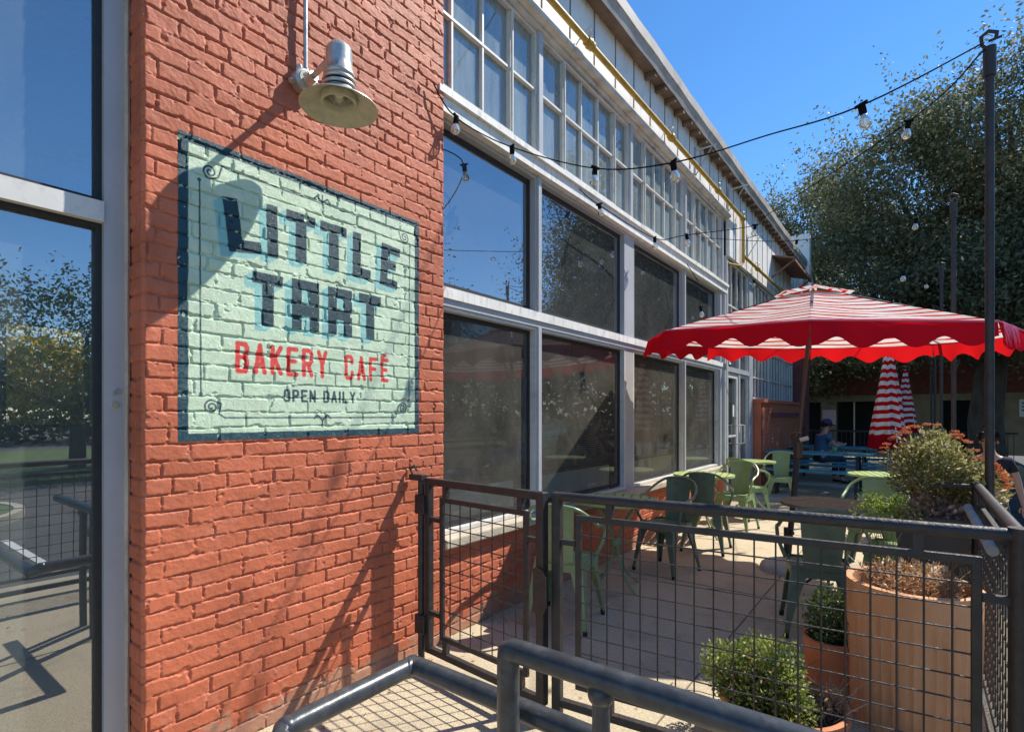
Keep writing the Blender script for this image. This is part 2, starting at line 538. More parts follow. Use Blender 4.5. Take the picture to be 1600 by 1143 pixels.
def np_mesh(name, V, F, m, parent=None, smooth=False, nv=4):
    me = bpy.data.meshes.new(name)
    V = np.asarray(V, np.float32)
    F = np.asarray(F, np.int32)
    me.vertices.add(len(V))
    me.vertices.foreach_set('co', V.ravel())
    me.loops.add(F.size)
    me.loops.foreach_set('vertex_index', F.ravel())
    me.polygons.add(len(F))
    me.polygons.foreach_set('loop_start', np.arange(0, F.size, nv, dtype=np.int32))
    me.polygons.foreach_set('loop_total', np.full(len(F), nv, np.int32))
    me.update(calc_edges=True)
    me.materials.append(m)
    if smooth: me.shade_smooth()
    o = bpy.data.objects.new(name, me)
    COL.objects.link(o)
    if parent: o.parent = parent
    return o


# ------------------------------------------------------------------ numpy noise
def hsh(a, b, s=0.0):
    x = np.sin(a * 127.1 + b * 311.7 + s * 74.7) * 43758.5453
    return x - np.floor(x)


def vnoise(x, y, s=0.0):
    xi, yi = np.floor(x), np.floor(y)
    fx, fy = x - xi, y - yi
    fx = fx * fx * (3 - 2 * fx)
    fy = fy * fy * (3 - 2 * fy)
    a = hsh(xi, yi, s); b = hsh(xi + 1, yi, s); c = hsh(xi, yi + 1, s); d = hsh(xi + 1, yi + 1, s)
    return (a * (1 - fx) + b * fx) * (1 - fy) + (c * (1 - fx) + d * fx) * fy


def fbm(x, y, s=0.0, o=4):
    t = 0; a = 0.5
    for i in range(o):
        t = t + a * vnoise(x * 2 ** i, y * 2 ** i, s + i * 3.3)
        a *= 0.5
    return t


def sst(a, b, x):
    t = np.clip((x - a) / (b - a), 0, 1)
    return t * t * (3 - 2 * t)


BH, BU = 0.0665, 0.2125


def brick_h(U, V, seed=0.0, rough=1.0):
    U = U + 0.012 * (fbm(U * 7, V * 7, 5 + seed, 3) - 0.5)
    V = V + 0.013 * (fbm(U * 5, V * 9, 9 + seed, 3) - 0.5)
    row = np.floor(V / BH)
    fv = V / BH - row
    dv = np.minimum(fv, 1 - fv) * BH
    header = (np.mod(row, 7) == 3)
    unit = np.where(header, BU / 2, BU)
    off = np.where(header, 0.25 * BU, np.mod(row, 2) * 0.5 * BU) + (hsh(row, 3.0, seed) - 0.5) * 0.03
    lu = (U - off) / unit
    i = np.floor(lu)
    jl = i + (hsh(i, row, 1 + seed) - 0.5) * 0.12
    jr = i + 1 + (hsh(i + 1, row, 1 + seed) - 0.5) * 0.12
    bid = i - (lu < jl) + (lu > jr)
    du = np.minimum(np.abs(lu - jl), np.abs(lu - jr)) * unit
    cid = hsh(bid, row, 2 + seed)
    cid2 = hsh(bid, row, 7 + seed)
    en = (fbm(U * 60, V * 60, 3 + seed, 3) - 0.5)
    chip = (sst(0.56, 0.76, fbm(U * 16, V * 22, 11 + seed, 3)) * 0.012 + 0.003 * (cid2 > 0.6)) * rough
    mh = 0.0028 + 0.0085 * en * rough
    m = np.minimum(du * 1.0, dv) - mh - chip
    prof = sst(-0.0003, 0.0026, m)
    depth = 0.0062 + 0.0035 * cid2
    mort = -depth + 0.0090 * sst(0.38, 0.80, fbm(U * 26, V * 46, 21 + seed, 4)) * rough
    face = (cid - 0.5) * 0.0036 + (cid2 - 0.5) * 0.05 * (fv - 0.5) * BH + 0.0030 * (fbm(U * 45, V * 45, 31, 3) - 0.5) + 0.0016 * (fbm(U * 9, V * 9, 41, 2) - 0.5)
    # a few pitted bricks
    pit = sst(0.66, 0.74, fbm(U * 24, V * 30, 51 + seed, 3)) * (cid > 0.72)
    face = face - pit * 0.004
    return mort * (1 - prof) + face * prof


def grid_faces(nu, nv, mask=None):
    a = np.arange(nu * nv).reshape(nv, nu)
    f = np.stack([a[:-1, :-1], a[:-1, 1:], a[1:, 1:], a[1:, :-1]], -1).reshape(-1, 4)
    if mask is not None: f = f[mask.reshape(-1)]
    return f


def compact(V, F):
    u, inv = np.unique(F, return_inverse=True)
    return V[u], inv.reshape(F.shape), u


# ================================================================== SETTING: ground
XW = -2.4            # face of the brick wall (the wall runs along +Y)
g = MB()
g.box(-400, 400, -300, 900, -0.95, -0.45)
tag(g.build('ground', M['asphalt']), kind='structure')


def noisy_slab(name, m, x0, x1, y0, y1, z0, z1):
    o = MB().box(x0, x1, y0, y1, z0, z1).build(name, m)
    return tag(o, kind='structure')


noisy_slab('patio', M['concrete'], -2.56, 0.50, -4.0, 20.0, -0.449, 0.0)
noisy_slab('terrace', M['concrete'], -30, 2.4, 20.0, 60, -0.448, -0.004)
noisy_slab('pavement', M['concrete'], 0.56, 2.2, -20, 6.2, -0.449, -0.30)
# patio joints (real grooves would be hairlines: thin dark saw cuts)
j = MB()
for y in (-0.4, 2.05, 4.6, 7.2, 9.8, 12.4):
    j.box(-2.3, 0.48, y - 0.004, y + 0.004, -0.01, 0.003)
j.box(-0.97, -0.962, -4, 18, -0.01, 0.0032)
tag(j.build('patio_joints', M['soffit']), kind='structure')
# hairline cracks and grime at the foot of the wall
ck_ = MB()
crr = random.Random(12)
for (x, y, a, n_) in ((-1.9, 2.6, 0.5, 16), (-0.6, 6.6, 2.2, 18), (-1.5, 8.0, 1.2, 14), (-1.2, 1.35, 2.9, 12), (-1.0, 4.1, 0.2, 14)):
    for k in range(n_):
        a += crr.uniform(-0.5, 0.5)
        x2, y2 = x + 0.09 * math.cos(a), y + 0.09 * math.sin(a)
        ck_.bar((x, y, 0.0), (x2, y2, 0.0), 0.004, 0.005)
        x, y = x2, y2
tag(ck_.build('patio_cracks', M['soffit']), kind='structure')
# street side: grass island with kerb, painted lines
isl = MB()
isl.lathe([(2.3, -0.45), (2.3, -0.3), (2.15, -0.3), (2.15, -0.45)], (9.0, 0.3, 0), 40)
tag(isl.build('kerb', M['sill']), kind='structure')
tag(MB().lathe([(0.01, -0.31), (2.15, -0.32)], (9.0, 0.3, 0), 40).build('island_lawn', M['grass']), kind='structure')
tag(MB().box(14, 30, -40, 40, -0.5, -0.32).build('verge', M['grass']), kind='structure')
ln = MB()
for k in range(7):
    ln.box(3.2, 6.0, -6 + k * 2.6, -5.9 + k * 2.6, -0.449, -0.445)
tag(ln.build('parking_lines', M['paper']), kind='structure')

# ================================================================== THE BUILDING
BL = empty('commercial_building', (XW, 4, 0), 0, 'long red painted brick building with white framed shop windows and sheet metal eaves', 'building')
BL.location = (0, 0, 0)


def P(name, mb, m, parent=BL, smooth=False, bevel=0.0, label=None):
    o = mb.build(name, m, parent, smooth, bevel)
    if label: o['label'] = label
    return o


S0, S1 = 0.784, 2.455                       # the brick pier between the shop windows
SGN = (0.910, 2.235, 1.340, 2.617)          # painted sign rectangle on it: s0 s1 z0 z1
step = 0.0035


def heightfield(name, s0, s1, z0, z1, st, xf, m, parent, hole=None, seed=0.0, edge=(0, 0)):
    nu = int(round((s1 - s0) / st)) + 1
    nv = int(round((z1 - z0) / st)) + 1
    u = np.linspace(s0, s1, nu)
    v = np.linspace(z0, z1, nv)
    U, V = np.meshgrid(u, v)
    h = brick_h(U, V, seed)
    # corners of the pier are worn round
    if edge[0]: h = h - 0.012 * (1 - sst(0, 0.012, U - s0 + 0.008 * (fbm(V * 0 + 3, V * 26, 2) - 0.5)))
    if edge[1]: h = h - 0.012 * (1 - sst(0, 0.010, s1 - U + 0.006 * (fbm(V * 0 + 7, V * 26, 2) - 0.5)))
    Vt = np.stack([xf + h, U, V], -1).reshape(-1, 3)
    F = grid_faces(nu, nv)
    if hole is not None:
        uc = (U[:-1, :-1] + U[1:, 1:]) / 2
        vc = (V[:-1, :-1] + V[1:, 1:]) / 2
        keep = ~((uc > hole[0]) & (uc < hole[1]) & (vc > hole[2]) & (vc < hole[3]))
        F = F[keep.reshape(-1)]
        Vt, F, _ = compact(Vt, F)
    return np_mesh(name, Vt, F, m, parent, True)


e = 0.008
pier = heightfield('brick_pier', S0, S1, -0.01, 4.25, step, XW, M['brick'], BL, hole=(SGN[0] + e, SGN[1] - e, SGN[2] + e, SGN[3] - e), edge=(1, 1))
# core of the pier and its upper part
P('pier_core', MB().box(XW - 0.28, XW - 0.018, S0 + 0.016, S1 - 0.012, -0.02, 5.1).box(XW - 0.27, XW + 0.002, S0 + 0.003, S1 - 0.004, 4.252, 4.62), M['brick'])


def reveal(name, y, x0, x1, z0, z1, st, m, parent, sgn=-1, seed=3.0):
    nu = int(round((x1 - x0) / st)) + 1
    nv = int(round((z1 - z0) / st)) + 1
    U, V = np.meshgrid(np.linspace(x0, x1, nu), np.linspace(z0, z1, nv))
    h = brick_h(U * 1.0 + 0.03, V, seed) - 0.001
    h = h - 0.010 * (1 - sst(0, 0.010, x1 - U))
    Vt = np.stack([U, y + sgn * h, V], -1).reshape(-1, 3)
    return np_mesh(name, Vt, grid_faces(nu, nv), m, parent, True)


reveal('pier_return', S0, XW - 0.20, XW - 0.002, -0.01, 4.25, 0.005, M['brick'], BL)

# --- painted sign on the pier: its own skin of paint over the same bricks
st2 = 0.0026
nu = int((SGN[1] - SGN[0]) / st2) + 1
nv = int((SGN[3] - SGN[2]) / st2) + 1
U, V = np.meshgrid(np.linspace(SGN[0], SGN[1], nu), np.linspace(SGN[2], SGN[3], nv))
h = brick_h(U, V) + 0.0008
MINT = np.array((0.60, 0.75, 0.54)); TEAL = np.array((0.012, 0.062, 0.085)); INK = np.array((0.012, 0.052, 0.070)); CYAN = np.array((0.27, 0.56, 0.52)); RED = np.array((0.72, 0.055, 0.045)); FINE = np.array((0.03, 0.07, 0.085))
colr = np.ones(U.shape + (3,)) * MINT
colr *= (0.86 + 0.24 * fbm(U * 7, V * 9, 61, 4))[..., None] * np.where((fbm(U * 38, V * 38, 63, 3) > 0.60)[..., None], np.array((1.10, 1.03, 1.08)), 1.0)
wob = 0.004 * (fbm(U * 40, V * 40, 71, 2) - 0.5)


def paint(mask, c):
    k = np.clip(mask, 0, 1)[..., None]
    colr[:] = colr * (1 - k) + c * k


AA = 0.0022


def seg_cov(a, b, t):
    a = np.array(a); b = np.array(b)
    lo = np.minimum(a, b) - t; hi = np.maximum(a, b) + t
    i0 = max(0, int((lo[0] - SGN[0]) / st2) - 1); i1 = int((hi[0] - SGN[0]) / st2) + 2
    j0 = max(0, int((lo[1] - SGN[2]) / st2) - 1); j1 = int((hi[1] - SGN[2]) / st2) + 2
    u, v = U[j0:j1, i0:i1], V[j0:j1, i0:i1]
    d = b - a
    L2 = max(1e-9, (d ** 2).sum())
    tt = np.clip(((u - a[0]) * d[0] + (v - a[1]) * d[1]) / L2, 0, 1)
    dist = np.hypot(u - a[0] - tt * d[0], v - a[1] - tt * d[1]) + wob[j0:j1, i0:i1] * 0.5
    return (slice(j0, j1), slice(i0, i1)), np.clip((t / 2 - dist) / AA + 0.5, 0, 1)


def stroke(pts, t, c):
    for a, b in zip(pts[:-1], pts[1:]):
        sl_, k = seg_cov(a, b, t)
        colr[sl_] = colr[sl_] * (1 - k[..., None]) + c * k[..., None]


def poly(pts, c):
    """convex polygon fill"""
    pts = np.array(pts)
    cen = pts.mean(0)
    k = np.full(U.shape, 1e9)
    for a, b in zip(pts, np.roll(pts, -1, 0)):
        d = b - a
        n = np.array((d[1], -d[0])) / np.hypot(*d)
        if ((cen - a) * n).sum() < 0: n = -n
        k = np.minimum(k, (U - a[0]) * n[0] + (V - a[1]) * n[1])
    paint(np.clip((k + wob * 0.5) / AA + 0.5, 0, 1), c)


# frame
inner = (0.9485, 2.2005, 1.372, 2.579)
fr = np.minimum(np.minimum(U - inner[0], inner[1] - U), np.minimum(V - inner[2], inner[3] - V)) + wob
paint(np.clip(-fr / AA + 0.5, 0, 1), TEAL)
# block letters: rectangles in a unit box
G = dict(
    L=[(0, 0, .44, 1), (0, 0, 1, .24)], I=[(0, 0, 1, 1)], T=[(0, .78, 1, 1), (.31, 0, .69, 1)],
    E=[(0, 0, .38, 1), (0, 0, .95, .2), (0, .42, .8, .62), (0, .8, 1, 1)],
    A=[(0, 0, .36, 1), (.64, 0, 1, 1), (0, .80, 1, 1), (0, .28, 1, .52)],
    R=[(0, 0, .36, 1), (.64, .48, 1, 1), (.64, 0, 1, .42), (0, .80, 1, 1), (0, .32, .92, .54)])
big = [('L', 1.098, 2.176, .150, .235, 7.5), ('I', 1.283, 2.186, .055, .245, 1.5), ('T', 1.379, 2.196, .157, .240, 0), ('T', 1.563, 2.198, .157, .238, 0), ('L', 1.757, 2.190, .120, .243, -1.5), ('E', 1.945, 2.180, .135, .240, -4.0),
       ('T', 1.216, 1.864, .148, .242, 0), ('A', 1.408, 1.866, .148, .246, 0), ('R', 1.607, 1.866, .147, .244, 0), ('T', 1.798, 1.869, .148, .243, 0)]


def big_letter(ch, x, z, ww, hh, rot, dx, dz, c):
    a = R(rot)
    for (x0, y0, x1, y1) in G[ch]:
        pts = []
        for (px, py) in ((x0, y0), (x1, y0), (x1, y1), (x0, y1)):
            lx, ly = px * ww - ww / 2, py * hh
            pts.append((x + ww / 2 + lx * math.cos(a) - (ly - hh / 2) * math.sin(a) + dx, z + hh / 2 + lx * math.sin(a) + (ly - hh / 2) * math.cos(a) + dz))
        poly(pts, c)


for (ch, x, z, ww, hh, rot) in big:
    for q in (0.25, 0.5, 0.75, 1.0):
        big_letter(ch, x, z, ww, hh, rot, -0.036 * q, -0.028 * q, CYAN)
for (ch, x, z, ww, hh, rot) in big:
    big_letter(ch, x, z, ww, hh, rot, 0, 0, INK)
# stroke letters
GS = dict(
    A=[[(0, 0), (.5, 1), (1, 0)], [(.2, .3), (.8, .3)]],
    B=[[(0, 0), (0, 1), (.8, 1), (1, .88), (1, .64), (.75, .52), (0, .52)], [(.75, .52), (1, .4), (1, .12), (.8, 0), (0, 0)]],
    K=[[(0, 0), (0, 1)], [(1, 1), (0, .42)], [(.25, .58), (1, 0)]],
    E=[[(1, 1), (0, 1), (0, 0), (1, 0)], [(0, .52), (.8, .52)]],
    R=[[(0, 0), (0, 1), (.8, 1), (1, .86), (1, .6), (.75, .46), (0, .46)], [(.55, .46), (1, 0)]],
    Y=[[(0, 1), (.5, .5), (1, 1)], [(.5, .5), (.5, 0)]],
    C=[[(1, .72), (1, .88), (.8, 1), (.2, 1), (0, .88), (0, .12), (.2, 0), (.8, 0), (1, .12), (1, .28)]],
    F=[[(1, 1), (0, 1), (0, 0)], [(0, .52), (.8, .52)]],
    O=[[(.2, 0), (.8, 0), (1, .14), (1, .86), (.8, 1), (.2, 1), (0, .86), (0, .14), (.2, 0)]],
    P=[[(0, 0), (0, 1), (.8, 1), (1, .86), (1, .6), (.75, .46), (0, .46)]],
    N=[[(0, 0), (0, 1), (1, 0), (1, 1)]],
    D=[[(0, 0), (0, 1), (.7, 1), (1, .85), (1, .15), (.7, 0), (0, 0)]],
    I=[[(.5, 0), (.5, 1)]], L=[[(0, 1), (0, 0), (1, 0)]], X=[[(0, 1.12), (.55, 1.24)]])


def word(txt, x, z, ww, hh, gap, t, c):
    for ch in txt:
        if ch == ' ':
            x += ww * 0.9
            continue
        cw = ww * (0.35 if ch == 'I' else 1)
        acc = ch == 'é'
        k = 'E' if acc else ch
        for pl in GS[k] + (GS['X'] if acc else []):
            stroke([(x + t / 2 + px * (cw - t), z + t / 2 + py * (hh - t)) for px, py in pl], t, c)
        x += cw + gap


word('BAKERY', 1.140, 1.636, 0.062, 0.142, 0.0185, 0.021, RED)
word('CAFé', 1.705, 1.636, 0.058, 0.134, 0.0215, 0.020, RED)
word('OPEN DAILY', 1.366, 1.512, 0.036, 0.062, 0.0095, 0.0115, FINE)


def spiral(cx, cz, r, sx, sz, turns=1.6):
    pts = []
    for i in range(44):
        q = i / 43
        a = q * turns * 2 * PI + PI * 0.5
        rr = r * (1 - q * 0.82)
        pts.append((cx + sx * rr * math.cos(a), cz + sz * rr * math.sin(a)))
    stroke(pts, 0.0065, FINE)
    return pts[0]


TL = 0.0062
for (cx, cz, sx, sz) in ((1.035, 2.488, 1, -1), (2.120, 2.495, -1, -1), (1.040, 1.484, 1, 1), (2.105, 1.492, -1, 1)):
    spiral(cx, cz, 0.030, sx, sz)
stroke([(1.035, 2.458), (1.068, 2.474), (1.085, 2.530), (1.115, 2.522), (2.05, 2.522), (2.075, 2.530), (2.092, 2.474), (2.120, 2.465)], TL, FINE)
stroke([(1.040, 1.514), (1.080, 1.500), (1.072, 1.455), (1.095, 1.438), (2.05, 1.436), (2.062, 1.455), (2.070, 1.500), (2.105, 1.522)], TL, FINE)
stroke([(0.992, 2.430), (0.998, 1.545)], TL, FINE)
stroke([(2.160, 2.448), (2.155, 1.545)], TL, FINE)
for p in ((0.991, 2.438), (2.160, 2.454), (0.998, 1.538), (2.155, 1.538)):
    stroke([p, (p[0], p[1] + 0.001)], 0.015, FINE)
for (cz, sg) in ((2.530, 1), (1.428, -1)):
    cx = 1.575
    stroke([(cx, cz - 0.012), (cx, cz + 0.036 * sg)], 0.008, FINE)
    stroke([(cx - 0.045, cz + 0.006), (cx - 0.030, cz + 0.022), (cx - 0.010, cz + 0.006), (cx, cz - 0.006)], 0.009, FINE)
    stroke([(cx + 0.045, cz + 0.006), (cx + 0.030, cz + 0.022), (cx + 0.010, cz + 0.006), (cx, cz - 0.006)], 0.009, FINE)
# paint missed deep in joints
miss = sst(0.46, 0.56, fbm(U * 60, V * 60, 81, 2)) * (h < -0.0045) + sst(0.76, 0.78, fbm(U * 90, V * 120, 83, 3))
ink = (colr.sum(-1) < 0.5)
colr = np.where((miss * ink)[..., None] > 0.5, MINT * 1.15, colr)
ms = bpy.data.materials.new('sign paint')
N, L = nodes(ms)
at = N.new('ShaderNodeAttribute'); at.attribute_name = 'paint'
L.new(at.outputs['Color'], N['Principled BSDF'].inputs['Base Color'])
N['Principled BSDF'].inputs['Roughness'].default_value = 0.55
nn = N.new('ShaderNodeTexNoise'); nn.inputs['Scale'].default_value = 140
bb = N.new('ShaderNodeBump'); bb.inputs['Strength'].default_value = 0.45; bb.inputs['Distance'].default_value = 0.01
L.new(nn.outputs[0], bb.inputs['Height']); L.new(bb.outputs[0], N['Principled BSDF'].inputs['Normal'])
Vt = np.stack([XW + h, U, V], -1).reshape(-1, 3)
sign = np_mesh('painted_wall_sign', Vt, grid_faces(nu, nv), ms, None, True)
ca = sign.data.color_attributes.new('paint', 'FLOAT_COLOR', 'POINT')
ca.data.foreach_set('color', np.concatenate([colr.reshape(-1, 3), np.ones((nu * nv, 1))], 1).astype(np.float32).ravel())
tag(sign, 'mint green bakery sign painted on the red brick pier below the wall lamp', 'sign')

# --- low brick wall under the shop windows, with stone sill
heightfield('low_brick_wall', S1 - 0.01, 8.75, -0.01, 0.60, 0.006, XW - 0.03, M['brick'], BL, seed=5.0)
P('low_wall_core', MB().box(XW - 0.25, XW - 0.05, S1 - 0.01, 8.75, -0.02, 0.6), M['brick'])


def noisy_box(name, m, x0, x1, y0, y1, z0, z1, st, amp, parent=BL, seed=0):
    """stone sill with a worn front arris"""
    o = MB().box(x0, x1, y0, y1, z0, z1).build(name, m, parent, bevel=0.012)
    return o


y = S1 - 0.005
for k, ye in enumerate((3.62, 5.2, 6.9, 8.78)):
    noisy_box('window_sill', M['sill'], XW - 0.16, XW + 0.022 + 0.004 * (k % 2), y, ye - 0.006, 0.585, 0.655 - 0.003 * (k % 2), 0.02, 0.003)
    y = ye
XG = -2.50          # window plane of the long bank


def frame_rect(mb, x, s0, s1, z0, z1, wd, d=0.05, inner=0):
    """picture frame ring around an opening (members butt end to end)"""
    mb.box(x - d / 2, x + d / 2, s0, s0 + wd, z0, z1)
    mb.box(x - d / 2, x + d / 2, s1 - wd, s1, z0, z1)
    mb.box(x - d / 2, x + d / 2, s0 + wd, s1 - wd, z0, z0 + wd)
    mb.box(x - d / 2, x + d / 2, s0 + wd, s1 - wd, z1 - wd, z1)


def pane(parent, x, s0, s1, z0, z1, m, tilt=0.0, name='pane'):
    o = MB().add([(x + tilt, s0, z0), (x, s1, z0), (x - tilt, s1, z1), (x, s0, z1)], [(0, 1, 2, 3)]).build(name, m, parent)
    return o


bays = [1.90, 3.62, 5.37, 7.08, 8.80]
rnd = random.Random(3)
for i in range(4):
    a, b = bays[i], bays[i + 1]
    wl = 0.045 if i % 2 == 1 else 0.02
    wr = 0.045 if i % 2 == 0 else 0.02
    # left & right half widths of the posts: heavy post at 5.37 and 8.80, thin at 3.62 and 7.08
    hl = 0.10 if i in (2,) else (0.022 if i else 0.0)
    hr = 0.10 if i in (1,) else (0.16 if i == 3 else 0.022)
    a2, b2 = a + hl, b - hr
    # lower shop window
    f = MB()
    frame_rect(f, XG, a2, b2, 0.660, 2.165, 0.024, 0.06)
    fo = P('shop_window', f, M['white_metal'])
    q = MB()
    frame_rect(q, XG - 0.032, a2 + 0.020, b2 - 0.020, 0.700, 2.137, 0.03, 0.02)
    P('gasket', q, M['gasket'], fo)
    pane(fo, XG - 0.03, a2 + 0.03, b2 - 0.03, 0.69, 2.14, M['glass_low'], 0.003 * rnd.uniform(-1, 1))
    # wavy solar screen just inside the pane
    n = 40
    vs_, fs_ = [], []
    for k in range(n + 1):
        yy = a2 + 0.06 + (b2 - a2 - 0.12) * k / n
        zt = 2.04 + 0.022 * math.sin(k * 0.9 + i) + 0.015 * math.sin(k * 2.3) - 0.02 * (k / n)
        vs_ += [(XG - 0.085, yy, 0.95), (XG - 0.085, yy, zt)]
    for k in range(n):
        fs_.append((2 * k, 2 * k + 2, 2 * k + 3, 2 * k + 1))
    P('solar_screen', MB().add(vs_, fs_), M['screen'], fo)
    P('base_board', MB().box(XG - 0.075, XG - 0.060, a2 + 0.07, b2 - 0.20, 0.665, 0.93), M['white_board'], fo)
    # middle window
    f = MB()
    frame_rect(f, XG, a2, b2, 2.275, 3.40, 0.024, 0.06)
    fo = P('picture_window', f, M['grey_metal'])
    q = MB()
    frame_rect(q, XG - 0.032, a2 + 0.020, b2 - 0.020, 2.303, 3.372, 0.035, 0.02)
    P('gasket', q, M['gasket'], fo)
    pane(fo, XG - 0.03, a2 + 0.03, b2 - 0.03, 2.30, 3.38, M['glass_mid'], 0.004 * rnd.uniform(-1, 1))
    # upper factory sash: five by two
    a3, b3 = a + 0.03, b - 0.03
    f = MB()
    frame_rect(f, XG + 0.01, a3, b3, 3.56, 4.58, 0.026, 0.05)
    wd = (b3 - a3 - 0.07)
    for k in range(1, 5):
        yy = a3 + 0.035 + wd * k / 5
        f.box(XG - 0.01, XG + 0.030, yy - 0.008, yy + 0.008, 3.587, 4.553)
    f.box(XG - 0.012, XG + 0.034, a3 + 0.027, b3 - 0.027, 4.088, 4.106)
    fo = P('factory_window', f, M['white_metal'])
    # opening vent sash of heavier steel
    v0 = a3 + 0.035 + wd * 1 / 5
    v1 = a3 + 0.035 + wd * 4 / 5
    q = MB()
    frame_rect(q, XG + 0.045, v0 - 0.008, v1 + 0.012, 3.592, 4.548, 0.011, 0.02)
    P('vent_sash', q, M['white_metal'], fo)
    vs_, fs_ = [], []
    for k in range(5):
        for r in range(2):
            t1, t2 = rnd.uniform(-1, 1) * 0.0022, rnd.uniform(-1, 1) * 0.0022
            ya, yb = a3 + 0.035 + wd * k / 5, a3 + 0.035 + wd * (k + 1) / 5
            za, zb = (3.59, 4.096) if r == 0 else (4.096, 4.55)
            n0 = len(vs_)
            vs_ += [(XG + t1, ya, za), (XG, yb, za), (XG + t2, yb, zb), (XG + t1 + t2, ya, zb)]
            fs_.append((n0, n0 + 1, n0 + 2, n0 + 3))
    P('panes', MB().add(vs_, fs_), M['glass_up'], fo)

# small white security sticker low on the first pane, beside the pier
stk = MB()
c_ = (2.56, 0.93)
stk.add([(XG - 0.022, c_[0] + 0.045 * math.sin(a), c_[1] + 0.05 * math.cos(a)) for a in [k * PI / 3 + 0.5 for k in range(6)]], [tuple(range(6))])
P('sticker', stk, M['paper'], [o for o in BL.children if o.name == 'shop_window'][0])
# posts and rails between the windows
t = MB()
t.box(XG - 0.09, XG + 0.045, S1 - 0.05, 8.80, 2.167, 2.272)      # transom
P('transom', t, M['grey_metal'])
t = MB()
t.box(XG + 0.046, XG + 0.060, S1 - 0.05, 8.80, 2.215, 2.285)
P('transom_cap', t, M['ledge'])
for (s, hw, x1) in ((3.62, 0.0215, 0.05), (5.37, 0.099, 0.03), (7.08, 0.0215, 0.05), (8.80, 0.159, 0.03)):
    for (z0, z1) in ((0.656, 2.166), (2.273, 3.40)):
        t = MB()
        if hw > 0.1:
            t.box(XG - 0.09, XG + x1, s - hw, s + hw, z0, z1)
            t.box(XG + x1, XG + x1 + 0.03, s - hw * 0.95, s - hw * 0.55, z0, z1)
            t.box(XG + x1, XG + x1 + 0.045, s + hw * 0.25, s + hw * 0.65, z0, z1)
        else:
            t.box(XG - 0.09, XG + x1, s - hw, s + hw, z0, z1)
        P('window_post', t, M['grey_metal'])
# the ledge beneath the factory sashes
P('upper_ledge', MB().box(XG - 0.1, XW - 0.015, S1 - 0.05, 8.96, 3.405, 3.50).box(XG - 0.1, XW + 0.01, S1 - 0.05, 8.96, 3.502, 3.545), M['ledge'])
for s in bays[1:]:
    P('sash_post', MB().box(XG - 0.05, XG + 0.06, s - 0.028, s + 0.028, 3.546, 4.60), M['grey_metal'])
P('head_beam', MB().box(XG - 0.1, XG + 0.07, -3.0, 8.96, 4.585, 4.66).box(XG + 0.071, XW + 0.035, -3.0, 8.97, 4.625, 4.665), M['trim'])
P('head_moulding', MB().box(XW - 0.1, XW + 0.018, -3.0, 8.97, 4.667, 4.70), M['ledge'])

# siding above: sheets with standing seams, running on past the first bank
sd = MB()
sd.box(XW - 0.06, XW, -3.0, 9.02, 4.70, 5.28)
sd.box(XW - 0.06, XW, 9.02, 15.6, 4.03, 5.28)
nf_ = len(sd.f)
s = -2.6
while s < 15.5:
    sd.box(XW - 0.001, XW + 0.006, s, s + 0.012, 4.702 if s < 9.0 else 4.035, 5.24)
    s += 0.44 if s < 8 else 0.42
so_ = P('metal_siding', sd, M['siding'])
so_.data.materials.append(M['soffit'])
for f_ in list(so_.data.polygons)[nf_:]: f_.material_index = 1
# eaves: dark soffit boards, rafter ends, fascia and metal roof edge with a slight wander
sf = MB()
sf.box(XW - 0.05, XW + 0.132, -3.0, 15.62, 5.235, 5.262)
P('soffit', sf, M['soffit'])
s = 5.6
while s < 15.5:
    P('rafter_end', MB().box(XW + 0.001, XW + 0.125, s, s + 0.05, 5.175, 5.233), M['soffit'])
    s += 0.30
vs_, fs_ = [], []
n = 120
for k in range(n + 1):
    yy = -3 + 18.65 * k / n
    wv = 0.0030 * math.sin(k * 0.37) + 0.0025 * math.sin(k * 1.3)
    x = XW + 0.135 + wv
    vs_ += [(x, yy, 5.215 + wv * 0.5), (x + 0.030, yy, 5.315 + wv * 0.4), (x + 0.042, yy, 5.325), (x + 0.045, yy, 5.44), (x - 0.02, yy, 5.455), (x - 0.30, yy, 5.47), (x - 0.02, yy, 5.26)]
for k in range(n):
    for q in range(7):
        a = 7 * k + q; b = 7 * k + (q + 1) % 7
        fs_.append((a, b, b + 7, a + 7))
fs_.append(tuple(range(6, -1, -1))); fs_.append(tuple(7 * n + q for q in range(7)))
P('roof_edge', MB().add(vs_, fs_), M['gutter'])
P('roof', MB().add([(XW - 0.1, -3, 5.40), (XW - 0.1, 15.6, 5.40), (-12, 15.6, 6.4), (-12, -3, 6.4), (XW - 0.1, -3, 5.30), (XW - 0.1, 15.6, 5.30), (-12, 15.6, 5.3), (-12, -3, 5.3)], [(0, 1, 2, 3), (7, 6, 5, 4), (0, 3, 7, 4), (1, 5, 6, 2), (0, 4, 5, 1), (3, 2, 6, 7)]), M['gutter'])
